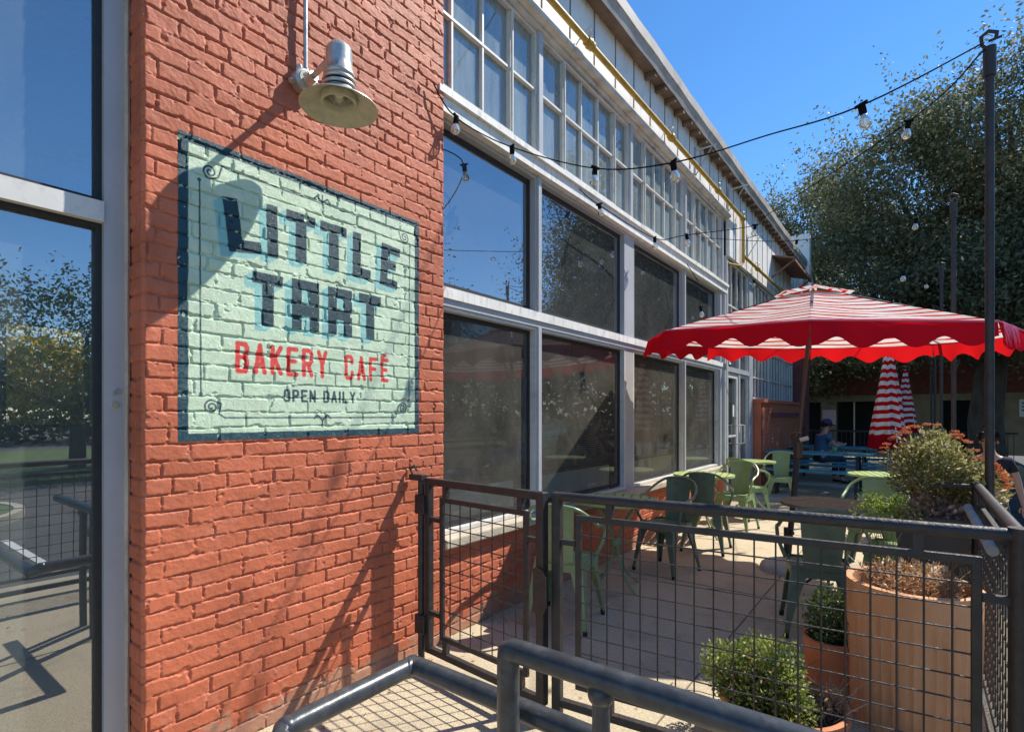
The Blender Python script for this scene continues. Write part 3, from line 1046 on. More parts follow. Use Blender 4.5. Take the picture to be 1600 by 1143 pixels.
# rest of the shell
sh = MB()
sh.box(-10.3, -10.1, -3, 1.62, 0, 5.3)
sh.box(-10.3, -10.1, 2.62, 15.6, 0, 5.3)
sh.box(-10.3, -10.1, 1.62, 2.62, 0, 1.25)
sh.box(-10.3, -10.1, 1.62, 2.62, 2.80, 5.3)
sh.box(-10.1, -2.6, -3.2, -3.0, 0, 5.3)
sh.box(-10.1, -2.62, 15.4, 15.6, 0, 5.3)
sh.box(-10.1, -2.75, 9.0, 9.15, 0, 5.3)
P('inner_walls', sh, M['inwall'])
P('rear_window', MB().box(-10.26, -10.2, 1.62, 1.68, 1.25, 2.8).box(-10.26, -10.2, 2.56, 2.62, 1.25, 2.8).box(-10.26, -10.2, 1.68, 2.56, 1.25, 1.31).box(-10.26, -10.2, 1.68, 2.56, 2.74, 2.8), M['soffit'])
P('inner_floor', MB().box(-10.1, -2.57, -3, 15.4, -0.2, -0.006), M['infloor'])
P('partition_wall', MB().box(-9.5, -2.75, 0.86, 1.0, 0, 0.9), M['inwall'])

# left shop window (left of the pier)
XL = XW - 0.16
f = MB()
f.box(XL - 0.05, XL + 0.02, 0.700, S0 - 0.012, 0.0, 5.2)
f.box(XL - 0.05, XL + 0.012, -1.4, -1.32, 0.0, 5.2)
f.box(XL - 0.05, XL + 0.015, -1.32, 0.700, 0.0, 0.10)
lw = P('shopfront_window', f, M['grey_metal'])
P('window_rail', MB().box(XL - 0.05, XL + 0.028, -1.32, 0.699, 2.205, 2.285), M['white_metal'], lw)
q = MB()
for (z0, z1) in ((0.10, 2.205), (2.285, 5.2)):
    frame_rect(q, XL - 0.02, -1.32, 0.700, z0, z1, 0.020, 0.03)
P('gasket', q, M['gasket'], lw)
pane(lw, XL - 0.03, -1.31, 0.69, 0.11, 2.20, M['glass_left'], 0.002)
pane(lw, XL - 0.03, -1.31, 0.69, 2.29, 5.19, M['glass_left'], 0.004)
P('brass_screw_cap', MB().lathe([(0.0001, 0.006), (0.011, 0.006), (0.013, 0)], (XL + 0.02, 0.738, 1.49), 14, Matrix.Rotation(R(90), 3, 'Y')), M['brass'], lw)
P('bent_clip', MB().box(XL + 0.021, XL + 0.029, 0.738, 0.752, 1.535, 1.55).box(XL + 0.021, XL + 0.026, 0.728, 0.735, 1.528, 1.54), M['galv'], lw)
cau = MB()
cau.tube([(XL + 0.02 + 0.003 * math.sin(k), S0 - 0.008, k * 0.08) for k in range(0, 62)], 0.010, 6)
P('caulk_bead', cau, M['sill'], smooth=True)

# --- door bay (second bank) and far windows
DX = XG + 0.0
t = MB()
t.box(DX - 0.09, DX + 0.07, 8.96, 9.06, 0, 4.03)
t.box(DX - 0.09, DX + 0.05, 10.52, 10.80, 0, 4.03)
t.box(DX - 0.09, DX + 0.05, 9.06, 10.52, 2.60, 2.70)
t.box(DX - 0.09, DX + 0.05, 9.06, 10.52, 2.17, 2.25)
t.box(DX - 0.09, DX + 0.04, 9.83, 9.93, 0, 2.17)
t.box(DX - 0.09, DX + 0.04, 9.83, 9.93, 2.25, 2.60)
P('door_frame', t, M['grey_metal'])
f = MB()
frame_rect(f, DX, 9.07, 9.82, 0.02, 2.16, 0.085, 0.05)
dr = P('door', f, M['white_metal'])
pane(dr, DX - 0.01, 9.15, 9.74, 0.1, 2.08, M['glass_mid'])
hb = MB()
hb.tube([(DX + 0.03, 9.72, 0.95), (DX + 0.10, 9.72, 0.95), (DX + 0.10, 9.72, 1.27), (DX + 0.03, 9.72, 1.27)], 0.012, 8)
P('handle', hb, M['white_metal'], dr, smooth=True)
P('push_bar', MB().box(DX + 0.02, DX + 0.05, 9.155, 9.735, 1.08, 1.11), M['white_metal'], dr)
P('hours_notice', MB().box(DX - 0.006, DX - 0.003, 9.60, 9.70, 1.42, 1.62), M['paper'], dr)
f = MB()
frame_rect(f, DX, 9.94, 10.51, 0.02, 2.16, 0.05, 0.05)
sd2 = P('side_light', f, M['white_metal'])
pane(sd2, DX - 0.01, 9.99, 10.46, 0.07, 2.11, M['glass_mid'])
hb = MB()
hb.tube([(DX + 0.03, 9.98, 0.95), (DX + 0.10, 9.98, 0.95), (DX + 0.10, 9.98, 1.27), (DX + 0.03, 9.98, 1.27)], 0.012, 8)
P('handle', hb, M['white_metal'], sd2, smooth=True)
fo = P('transom_window', MB().box(DX - 0.03, DX + 0.03, 9.07, 9.10, 2.26, 2.59).box(DX - 0.03, DX + 0.03, 10.48, 10.51, 2.26, 2.59), M['white_metal'])
pane(fo, DX - 0.02, 9.07, 9.82, 2.26, 2.59, M['glass_mid'])
pane(fo, DX - 0.02, 9.94, 10.51, 2.26, 2.59, M['glass_mid'])
# white letters over the door
lt_ = MB()
for (y0) in (9.17, 9.40):
    for (a, b, c, d) in ((0, .03, 0, .13), (.03, .10, 0, .03), (.03, .09, .05, .08), (.03, .10, .10, .13)):
        lt_.box(DX - 0.012, DX - 0.004, y0 + a, y0 + b, 2.31 + c, 2.31 + d)
P('transom_letters', lt_, M['paper'], fo)
# factory windows above the door and along the far bank
for (s0, s1, z0, z1, nb, rows) in ((9.08, 10.50, 2.71, 4.02, 4, (3.28,)), (10.82, 12.30, 1.76, 4.02, 5, (2.17, 2.72, 3.28)), (12.32, 13.80, 1.76, 4.02, 5, (2.17, 2.72, 3.28)), (13.82, 15.0, 1.76, 4.02, 4, (2.17, 2.72, 3.28))):
    f = MB()
    frame_rect(f, XG, s0, s1, z0, z1, 0.035, 0.06)
    for k in range(1, nb):
        yy = s0 + (s1 - s0) * k / nb
        f.box(XG - 0.015, XG + 0.025, yy - 0.012, yy + 0.012, z0 + 0.035, z1 - 0.035)
    for zz in rows:
        f.box(XG - 0.017, XG + 0.035, s0 + 0.035, s1 - 0.035, zz - 0.013, zz + 0.013)
    fo = P('factory_window', f, M['white_metal'])
    vs_, fs_ = [], []
    rr = [z0] + list(rows) + [z1]
    for k in range(nb):
        for r in range(len(rr) - 1):
            t1, t2 = rnd.uniform(-1, 1) * 0.004, rnd.uniform(-1, 1) * 0.004
            ya, yb = s0 + (s1 - s0) * k / nb, s0 + (s1 - s0) * (k + 1) / nb
            n0 = len(vs_)
            vs_ += [(XG - 0.005 + t1, ya, rr[r] + 0.01), (XG - 0.005, yb, rr[r] + 0.01), (XG - 0.005 + t2, yb, rr[r + 1]), (XG - 0.005 + t1 + t2, ya, rr[r + 1])]
            fs_.append((n0, n0 + 1, n0 + 2, n0 + 3))
    P('panes', MB().add(vs_, fs_), M['glass_far'], fo)
# brick breast wall below the far windows, end pier
heightfield('far_brick_wall', 10.86, 15.05, -0.01, 1.70, 0.011, XW + 0.10, M['brick'], BL, seed=8.0)
P('far_wall_core', MB().box(XW - 0.2, XW + 0.088, 10.83, 15.05, 0, 1.69).box(XW - 0.2, XW + 0.14, 10.80, 15.05, 1.69, 1.755), M['brick'])
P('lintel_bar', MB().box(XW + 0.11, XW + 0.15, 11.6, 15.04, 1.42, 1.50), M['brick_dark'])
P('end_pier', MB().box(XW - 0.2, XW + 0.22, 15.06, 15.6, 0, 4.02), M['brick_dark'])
P('parapet_return', MB().box(-3.6, XW + 0.22, 15.62, 15.9, 3.9, 6.15), M['siding'])
# elbow of the roof drain at the far corner
P('drain_elbow', MB().tube([(XW + 0.20, 15.5, 4.95), (XW + 0.24, 15.5, 4.72), (XW + 0.42, 15.6, 4.58), (XW + 1.1, 16.0, 4.55)], 0.12, 10), M['galv'], smooth=True)

# ================================================================== THINGS ON THE FACADE
# gas pipe
gp = empty('gas_pipe', (0, 0, 0), 0, 'yellow gas pipe running under the eaves and dropping down past the factory windows', 'gas pipe')
px, pz = XW + 0.085, 4.755
MB().tube([(px, -2.0, pz), (px, 9.35, pz), (px, 9.47, pz - 0.01), (px, 9.52, pz - 0.10), (px, 9.52, 4.20), (px, 9.52, 4.02)], 0.028, 12).build('pipe', M['yellow'], gp, True)
MB().tube([(px, 9.52, 4.02), (px - 0.02, 9.40, 3.94), (px - 0.06, 9.20, 3.92), (px - 0.12, 9.05, 3.92)], 0.02, 8).build('pipe_spur', M['yellow'], gp, True)
MB().tube([(px, 9.52, 4.14), (px, 15.2, 4.14)], 0.028, 10).build('pipe', M['yellow'], gp, True)
for yy in (4.15, 6.15, 8.05, 9.44, 10.5, 12.6, 14.2):
    zz = pz if yy < 9.5 else 4.14
    fi = MB().tube([(px, yy, zz), (px, yy + 0.10, zz)], 0.042, 10)
    fi.ball((px, yy + 0.05, zz), 0.048, 10)
    o = fi.build('coupling', M['yellow'], gp, True)
    hk = MB()
    hk.tube([(px + 0.035 * math.cos(a), yy + 0.02, zz + 0.075 + 0.035 * math.sin(a)) for a in [k * PI / 5 - 1.2 for k in range(9)]] + [(XW, yy + 0.02, zz + 0.06)], 0.006, 6)
    hk.build('pipe_hook', M['galv'], gp, True)


def bracket(x, y, z, ln_, label):
    b = MB()
    b.tube([(x, y, z), (x + ln_, y + 0.1, z + 0.05)], 0.011, 6)
    b.tube([(x + ln_ * 0.8, y + 0.08, z + 0.03), (x, y + 0.02, z - 0.34)], 0.008, 6)
    b.box(x, x + 0.01, y - 0.03, y + 0.03, z - 0.38, z + 0.04)
    return tag(b.build('wall_bracket', M['galv'], None, True), label, 'bracket')


bracket(XW, 7.3, 5.05, 0.26, 'thin steel strut bracket on the siding over the third factory window')
bracket(XW, 8.9, 5.05, 0.30, 'thin steel strut bracket on the siding above the bend in the gas pipe')
bracket(XW, 10.15, 4.62, 0.26, 'small angled steel bracket on the siding beyond the pipe drop')
hd = empty('loading_hood', (0, 0, 0), 0, 'small rusty metal hood on the siding near the far end of the building', 'hood')
MB().add([(XW, 12.2, 4.78), (XW + 0.42, 12.2, 4.66), (XW + 0.42, 14.4, 4.66), (XW, 14.4, 4.78), (XW, 12.2, 4.81), (XW + 0.44, 12.2, 4.69), (XW + 0.44, 14.4, 4.69), (XW, 14.4, 4.81)], [(0, 3, 2, 1), (4, 5, 6, 7), (0, 1, 5, 4), (1, 2, 6, 5), (2, 3, 7, 6), (3, 0, 4, 7)]).build('hood_sheet', M['rust'], hd)
MB().bar((XW + 0.42, 12.2, 4.63), (XW + 0.42, 14.4, 4.63), 0.05).bar((XW, 12.25, 4.35), (XW + 0.40, 12.25, 4.63), 0.03).bar((XW, 14.3, 4.35), (XW + 0.40, 14.3, 4.63), 0.03).build('hood_frame', M['rust'], hd)

# wall lamp + conduit
LX, LY, LZ = -2.087, 1.455, 2.855
wl = empty('wall_lamp', (XW, 1.455, 3.07), 0, 'galvanised barn lamp with flared shade on the brick pier above the painted sign', 'wall lamp')
rel = lambda x, y, z: (x - XW, y - 1.455, z - 3.07)
mt = Matrix.Rotation(R(90), 3, 'Y')
jb = MB()
jb.lathe([(0.0001, 0.055), (0.044, 0.055), (0.055, 0.047), (0.056, 0.0)], (0, 0, 0), 24, mt)
for a in (0, 90, 180, 270):
    d = Vector((0, math.cos(R(a + 20)), math.sin(R(a + 20))))
    jb.tube([Vector((0.025, 0, 0)) + d * 0.05, Vector((0.025, 0, 0)) + d * 0.075], 0.014, 8)
jb.build('junction_box', M['galv'], wl, True)
fc = MB()
fc.lathe([(0.0001, 0.062), (0.040, 0.062), (0.042, 0.056)], (0, 0, 0), 24, mt)
fc.build('cover_plate', M['shade_in'], wl, True)
dk = MB()
for k in range(5):
    a = R(50 + k * 22)
    dk.box(0.0625, 0.064, 0.024 * math.cos(a) - 0.003, 0.024 * math.cos(a) + 0.003, 0.024 * math.sin(a) - 0.008, 0.024 * math.sin(a) + 0.005)
dk.build('cover_mark', M['iron'], wl)
ar = MB()
ar.tube([(0.05, 0, -0.012), (0.10, 0, -0.005), (0.22, 0.0, 0.022), (0.30, 0, 0.03)], 0.0135, 10)
ar.build('arm', M['galv'], wl, True)
MB().tube([(0.055, 0, -0.012), (0.115, 0, -0.003)], 0.024, 10).build('arm_sleeve', M['galv'], wl, True)
c = rel(LX, LY, 0)[:2]
cx, cy = c
zb = LZ - 3.07
MB().lathe([(0.058, zb + 0.245), (0.0585, zb + 0.19), (0.058, zb + 0.15), (0.068, zb + 0.145), (0.068, zb + 0.125), (0.055, zb + 0.12)], (cx, cy, 0), 32).lathe([(0.0005, zb + 0.288), (0.016, zb + 0.286), (0.034, zb + 0.278), (0.050, zb + 0.262), (0.058, zb + 0.245)], (cx, cy, 0), 32).build('hood', M['galv'], wl, 'all')
MB().lathe([(0.050, zb + 0.13), (0.050, zb + 0.06)], (cx, cy, 0), 24).build('vent_core', M['iron'], wl, 'all')
for k, zz in enumerate((0.108, 0.082)):
    MB().lathe([(0.060, zb + zz + 0.012), (0.072, zb + zz + 0.006), (0.074, zb + zz - 0.006), (0.068, zb + zz - 0.010), (0.060, zb + zz - 0.002)], (cx, cy, 0), 32).build('louvre_ring', M['galv'], wl, 'all')
MB().lathe([(0.060, zb + 0.072), (0.070, zb + 0.066), (0.072, zb + 0.050), (0.085, zb + 0.042), (0.120, zb + 0.024), (0.155, zb + 0.004), (0.171, zb - 0.008), (0.172, zb - 0.012)], (cx, cy, 0), 48).build('shade', M['galv'], wl, 'all')
MB().lathe([(0.070, zb + 0.047), (0.085, zb + 0.039), (0.120, zb + 0.021), (0.155, zb + 0.001), (0.170, zb - 0.0125), (0.172, zb - 0.0125)], (cx, cy, 0), 48).build('shade_lining', M['shade_in'], wl, 'all')
MB().lathe([(0.080, zb + 0.040), (0.080, zb + 0.012), (0.068, zb + 0.008), (0.066, zb + 0.046)], (cx, cy, 0), 32).build('lens_ring', M['shade_in'], wl, 'all')
MB().ball((cx, cy, zb + 0.045), 0.040, 18, (1, 1, 1.25)).build('lens_bulb', M['bulb'], wl, 'all')
MB().ball((cx, cy, zb + 0.07), 0.030, 14, (1, 1, 1.2)).build('lamp_core', M['paper'], wl, 'all')
cd = MB()
cd.tube([(XW + 0.032, 1.462, 3.11), (XW + 0.030, 1.462, 3.5), (XW + 0.034, 1.460, 4.0), (XW + 0.032, 1.462, 4.6)], 0.011, 10)
cd.tube([(XW + 0.032, 1.462, 3.105), (XW + 0.032, 1.462, 3.135)], 0.017, 10)
tag(cd.build('conduit', M['galv'], None, True), 'thin grey steel conduit rising up the brick from the wall lamp', 'conduit')

# ================================================================== STRING LIGHTS
def catenary(a, b, sag, n):
    a, b = Vector(a), Vector(b)
    return [a.lerp(b, i / n) - Vector((0, 0, sag * 4 * (i / n) * (1 - i / n))) for i in range(n + 1)]


bulb_proto = None


def make_bulb(parent, loc, rot):
    global bulb_proto
    if bulb_proto is None:
        s_ = MB().lathe([(0.0001, 0.012), (0.015, 0.010), (0.018, -0.004), (0.018, -0.040), (0.015, -0.048), (0.010, -0.05)], (0, 0, 0), 14).tube([(-0.03, 0, 0.006), (0.03, 0, 0.006)], 0.009, 8)
        g_ = MB().lathe([(0.012, -0.048), (0.016, -0.055), (0.026, -0.075), (0.030, -0.092), (0.027, -0.108), (0.016, -0.119), (0.0001, -0.122)], (0, 0, 0), 16)
        f_ = MB().tube([(-0.006, 0, -0.055), (-0.010, 0, -0.10), (0, 0, -0.108), (0.010, 0, -0.10), (0.006, 0, -0.055)], 0.0022, 5)
        o = s_.build('bulb', M['cable'], parent, True)
        g2 = g_.build('glass_bulb', M['bulb'], o, 'all')
        f2 = f_.build('filament', M['fil'], o, True)
        bulb_proto = o
        o.location = loc
        o.rotation_euler = rot
        return o
    c = bulb_proto.copy()
    COL.objects.link(c)
    c.parent = parent
    c.location = loc
    c.rotation_euler = rot
    for ch in list(bulb_proto.children):
        d = ch.copy()
        COL.objects.link(d)
        d.parent = c
    return c


def string_light(pts, bulbs, label, thick=0.0045, twist=None):
    """pts: world polyline; bulbs: world points on it"""
    o = empty('string_light', (0, 0, 0), 0, label, 'string lights', 'outdoor string lights on black cable')
    MB().tube(pts, thick, 6).build('cable', M['cable'], o, True)
    if twist:
        tw = [p + Vector((0, 0, -twist * math.sin(i * 1.3) - twist)) for i, p in enumerate([Vector(p) for p in pts])]
        MB().tube(tw, thick * 0.6, 5).build('cable', M['cable'], o, True)
    for k, b in enumerate(bulbs):
        make_bulb(o, b, (rnd.uniform(-.2, .2), rnd.uniform(-.25, .25), rnd.uniform(0, 3)))
    return o


def ray(x, y, X=None, Y=None, z=None):
    """where the sight line through pixel (x, y) meets a vertical plane of the place"""
    k = (x - 800) / 832; v = (648 - y) / 832
    d = Vector((-math.sin(YAW) + k * math.cos(YAW), math.cos(YAW) + k * math.sin(YAW), v))
    if X is not None: t = X / d.x
    elif Y is not None: t = Y / d.y
    else: t = z
    return Vector((0, 0, H0)) + d * t


POLE = Vector((0.315, 3.90, 3.50))
# S1: from the pier corner across the windows and out to the near pole
a = ray(676, 128, X=XW + 0.03)
b1 = ray(713, 184, X=XW + 0.06)
b2 = ray(800, 230, X=XW + 0.10)
b3 = ray(930, 263, X=-1.75)
b4 = ray(1052, 254, X=-1.15)
b5 = ray(1346, 165, X=-0.22)
e_ = Vector((0.30, 3.88, 3.485))


def through(pts, per=6):
    """smooth polyline through points (Catmull-Rom)"""
    out = []
    P_ = [pts[0]] + list(pts) + [pts[-1]]
    for i in range(1, len(P_) - 2):
        p0, p1, p2, p3 = P_[i - 1], P_[i], P_[i + 1], P_[i + 2]
        for k in range(per):
            t_ = k / per
            out.append(0.5 * ((2 * p1) + (p2 - p0) * t_ + (2 * p0 - 5 * p1 + 4 * p2 - p3) * t_ ** 2 + (3 * p1 - p0 - 3 * p2 + p3) * t_ ** 3))
    out.append(pts[-1])
    return out


m45 = ray(1200, 211, X=-0.72)
string_light(through([a, b1, b2, b3, b4, m45, b5, e_]), [b1, b2, b3, b4, b5], 'string of bulbs from the brick pier across the windows up to the tall near pole')
# second strand: near pole back towards the wall, passing over the umbrella
c1 = ray(1420, 190, z=3.9)
c2 = ray(1200, 335, z=6.0)
c3 = ray(1180, 352, z=6.3)
c4 = ray(1073, 367, X=-1.9)
c5 = ray(1023, 372, X=XW + 0.12)
c6 = ray(936, 320, X=XW + 0.04)
c7 = ray(905, 295, X=XW + 0.03)
string_light(through([e_ - Vector((0, 0, 0.04)), c1, c2, c3, c4, c5, c6, c7]), [c1, c3, c4, c5, c6], 'string of bulbs drooping from the near pole to the ledge beside the second picture window')
# third strand across to the second pole
P2 = Vector((0.30, 7.0, 3.60))
d0 = ray(1105, 372, X=XW + 0.10)
d1 = ray(1245, 376, X=-1.35)
d2 = ray(1432, 342, z=6.0)
string_light(through([d0, d1, d2, P2]), [d1, d2], 'string of bulbs from the long wall to the second pole in front of the oak')
# strands hanging by the wall
f0 = ray(1073, 412, X=XW + 0.04)
f1 = ray(1090, 438, X=XW + 0.10)
f2 = ray(1095, 480, X=XW + 0.35)
f3 = ray(1110, 505, X=XW + 0.55)
string_light([f0, f1, f2, f3, ray(1128, 530, X=-1.5)], [f2], 'short strand with one bulb hanging past the last picture window')
h0 = ray(1167, 423, X=XW + 0.05)
h1 = ray(1178, 438, X=XW + 0.12)
h2 = ray(1205, 475, X=XW + 0.5)
string_light([h0, h1, h2, Vector((-1.6, 11.6, 2.9))], [h1, h2 + Vector((0, 0, 0.0))], 'far strand of bulbs dropping from the gas pipe behind the open umbrella')
P3 = Vector((0.30, 10.15, 3.45))
g1 = ray(1412, 425, z=6.6)
string_light([Vector((-1.9, 10.8, 2.95)), ray(1368, 458, z=7.6), g1, ray(1450, 370, z=6.0), P2 + Vector((0, 0, -0.02))], [g1], 'strand with one bright bulb rising behind the umbrella to the second pole')
g2 = ray(1445, 440, z=8.6)
string_light([Vector((-2.1, 13.4, 2.8)), ray(1400, 464, z=9.6), g2, P3 + Vector((0, 0, -0.02))], [g2], 'faint strand with a small bulb running back to the third pole')
# strand above, its bulbs throw the shadows seen on the pier
sh1 = Vector((XW, 1.66, 1.19)); sh2 = Vector((XW, 1.23, 0.22)); sh3 = Vector((XW, 2.28, 2.36))
S_ = Vector((1, 1.7, 2.35))
k1 = sh1 + S_ * 2.05; k2 = sh2 + S_ * 2.50; k3 = sh3 + S_ * 1.62
string_light([sh3 + S_ * 1.62 + (k3 - k1) * 0.9, k3, k1, k2, k2 + (k2 - k1) * 1.5], [k1, k2], 'overhead strand of bulbs above the doorway landing', 0.007)

# poles on the fence line
pp = [(0.325, 3.90, 3.46, 'tall dark steel pole nearest the fence corner with a hook on top'), (0.31, 7.0, 3.60, 'second dark steel pole from the corner, ending in front of the oak'),
      (0.31, 10.15, 3.62, 'third dark pole, its tip showing just left of the second pole'), (0.31, 13.3, 3.5, 'fourth thin pole glimpsed under the umbrella edge'), (0.31, 16.5, 3.5, 'farthest thin pole on the fence line')]
for i, (x, y, z, lb) in enumerate(pp):
    p = empty('light_pole', (x, y, 0), 0, lb, 'pole', 'poles carrying the string lights')
    MB().tube([(0, 0, -0.44), (0, 0, z)], 0.0205, 14).build('shaft', M['iron'], p, True)
    k = MB().tube([(0, 0, z - 0.16), (0, 0, z)], 0.029, 14)
    k.build('cap_sleeve', M['iron'], p, True)
    k = MB().tube([(0.0, -0.0, z - 0.02), (-0.03, 0, z + 0.02), (-0.035, 0, z + 0.07), (-0.005, 0, z + 0.09), (0.03, 0, z + 0.07), (0.025, 0, z + 0.035)], 0.009, 8)
    k.tube([(-0.005, 0, z + 0.035), (0.05, 0, z + 0.04)], 0.008, 6)
    k.build('hook', M['iron'], p, True)

# ================================================================== GATE, FENCES, HANDRAILS
def mesh_panel(a, b, z0, z1, post0=True, post1=True, top=0.048, round_top=True, cell=0.0775, parent=None, inset=0.085, low_gap=None, frame_t=0.028):
    """steel frame from a to b (ground points) with a square wire infill held on short lugs"""
    a, b = Vector((a[0], a[1], 0)), Vector((b[0], b[1], 0))
    L_ = (b - a).length
    d = (b - a).normalized()
    pt = lambda s, z: a + d * s + Vector((0, 0, z))
    if round_top:
        MB().tube([pt(-0.02, z1 - top / 2), pt(L_ + 0.02, z1 - top / 2)], top / 2, 14).build('top_rail', M['iron'], parent, True)
    else:
        MB().bar(pt(0, z1 - 0.02), pt(L_, z1 - 0.02), 0.036, 0.04).build('top_rail', M['iron'], parent, bevel=0.004)
    i0, i1 = inset, L_ - inset
    zt, zb = z1 - 0.115, z0 + 0.115
    fr_ = MB()
    q = frame_t
    fr_.bar(pt(i0, zt), pt(i1, zt), q * 0.8, q)
    fr_.bar(pt(i0, zb), pt(i1, zb), q * 0.8, q)
    fr_.bar(pt(i0 + q / 2, zb), pt(i0 + q / 2, zt), q * 0.79, q, (d.x, d.y, 0))
    fr_.bar(pt(i1 - q / 2, zb), pt(i1 - q / 2, zt), q * 0.79, q, (d.x, d.y, 0))
    fr_.build('panel_frame', M['iron'], parent, bevel=0.004)
    wr = MB()
    n = max(1, round((i1 - i0 - q) / cell))
    for k in range(1, n):
        s = i0 + (i1 - i0) * k / n
        wr.tube([pt(s, zb), pt(s, zt)], 0.0034, 6)
    nz = max(1, round((zt - zb) / cell))
    for k in range(1, nz):
        z = zb + (zt - zb) * k / nz
        wr.tube([pt(i0, z), pt(i1, z)], 0.0034, 6)
    wr.build('wire_mesh', M['iron'], parent, True)
    for s in (L_ * 0.16, L_ * 0.84):
        MB().bar(pt(s, zt), pt(s, z1 - 0.01), 0.03, 0.03).build('spacer_lug', M['iron'], parent)
        MB().bar(pt(s, z0 + 0.01), pt(s, zb), 0.03, 0.03).build('spacer_lug', M['iron'], parent)
    for z in (zt - 0.12, zb + 0.12):
        MB().bar(pt(0, z), pt(i0, z), 0.025, 0.025).build('spacer_lug', M['iron'], parent)
        MB().bar(pt(i1, z), pt(L_, z), 0.025, 0.025).build('spacer_lug', M['iron'], parent)
    MB().bar(pt(0, z0 + 0.018), pt(L_, z0 + 0.018), 0.035, 0.036).build('bottom_rail', M['iron'], parent, bevel=0.004)
    return d, L_, pt


gt = empty('gate', (0, 0, 0), 0, 'black steel gate with wire grid infill hinged beside the brick pier', 'gate')
ga, gb = (-2.235, 2.175), (-1.415, 2.105)
d, L_, pt = mesh_panel(ga, gb, 0.075, 1.085, parent=gt, round_top=False, cell=0.0765)
MB().bar(pt(-0.018, 0.075), pt(-0.018, 1.085), 0.04, 0.04, (d.x, d.y, 0)).build('stile', M['iron'], gt, bevel=0.005)
MB().bar(pt(L_ + 0.0, 0.075), pt(L_ + 0.0, 1.085), 0.045, 0.045, (d.x, d.y, 0)).build('stile', M['iron'], gt, bevel=0.005)
pl = MB()
n = 24
lp = [Vector((0.0, 0, 0))]
hl = [(0.034, -0.07), (0.034, 0.07), (0.02, 0.10), (-0.02, 0.115), (-0.045, 0.10), (-0.045, -0.10), (-0.02, -0.115), (0.02, -0.10)]
fr_ = [pt(L_ + 0.01 + x, 0.62 + z) + Vector((0, -0.03, 0)) for x, z in hl]
bk_ = [p + Vector((0, 0.006, 0)) for p in fr_]
pl.add(fr_ + bk_, [tuple(range(7, -1, -1)), tuple(range(8, 16))] + [(i, (i + 1) % 8, 8 + (i + 1) % 8, 8 + i) for i in range(8)])
pl.build('latch_plate', M['iron'], gt)
hp = empty('hinge_post', (-2.305, 2.165, 0), 0, 'slim black gate post standing against the brick pier with two hinges', 'gate post')
MB().tube([(0, 0, 0), (0, 0, 1.08)], 0.020, 12).build('post', M['iron'], hp, True)
MB().bar((-0.075, -0.01, 1.085), (0.024, 0, 1.085), 0.045, 0.035).build('wall_tie', M['iron'], hp, bevel=0.004)
MB().tube([(-0.06, -0.01, 1.10), (-0.075, -0.02, 1.135), (-0.05, -0.01, 1.15), (-0.035, 0, 1.12)], 0.007, 6).build('tie_bolt', M['iron'], hp, True)
for z in (0.235, 0.93):
    o = MB().box(-0.028, 0.048, -0.03, 0.028, z - 0.055, z + 0.055).build('hinge', M['iron'], hp, bevel=0.006)
    MB().ball((0.035, -0.035, z + 0.035), 0.009, 8).ball((0.035, -0.035, z - 0.035), 0.009, 8).build('bolt', M['iron'], o, True)

FA, FC = (-1.36, 2.155), (0.27, 2.345)
ff = empty('front_fence', (0, 0, 0), 0, 'black pipe rail fence with wire grid between the gate and the corner post', 'fence')
d, L_, pt = mesh_panel(FA, FC, 0.07, 1.085, parent=ff, cell=0.0765, top=0.045, inset=0.095)
MB().bar(pt(0.0, 0.0), pt(0.0, 1.075), 0.045, 0.045, (d.x, d.y, 0)).build('post', M['iron'], ff, bevel=0.005)
MB().tube([pt(L_, -0.43), pt(L_, 1.085)], 0.031, 16).build('corner_post', M['iron'], ff, True)
MB().tube([pt(L_, 1.06), pt(L_, 1.088)], 0.0325, 16).build('post_cap', M['iron'], ff, True)
sf_ = empty('side_fence', (0, 0, 0), 0, 'black wire grid fence running from the corner post along the raised patio edge', 'fence')
y0 = FC[1] + 0.04
prev = y0
for k, y1 in enumerate((3.84, 6.9, 10.0, 13.1, 16.4)):
    d, L_, pt = mesh_panel((0.27, prev), (0.27, y1 - 0.03), 0.05, 1.085, parent=sf_, cell=0.0765 if k < 2 else 0.1, top=0.045)
    MB().tube([(0.27, y1, -0.44), (0.27, y1, 1.08)], 0.024, 10).build('post', M['iron'], sf_, True)
    prev = y1 + 0.03
MB().tube([(0.27, 3.84, 1.062), (0.09, 3.83, 1.055)], 0.012, 8).build('rail_stub', M['iron'], sf_, True)
MB().tube([(0.225, 2.6, 0.955), (0.225, 3.7, 0.955)], 0.019, 10).ball((0.225, 3.72, 0.955), 0.023, 10).build('hand_tube', M['cem'], sf_, True)
lf = empty('landing_fence', (0, 0, 0), 0, 'black wire grid fence behind the camera, seen mirrored in the left shop window', 'fence')
mesh_panel((0.42, 2.20), (0.42, 0.4), 0.05, 1.085, parent=lf)
mesh_panel((0.42, 0.36), (0.42, -2.4), 0.05, 1.085, parent=lf)
for y in (2.2, 0.38, -2.4):
    MB().tube([(0.42, y, -0.44), (0.42, y, 1.08)], 0.024, 10).build('post', M['iron'], lf, True)

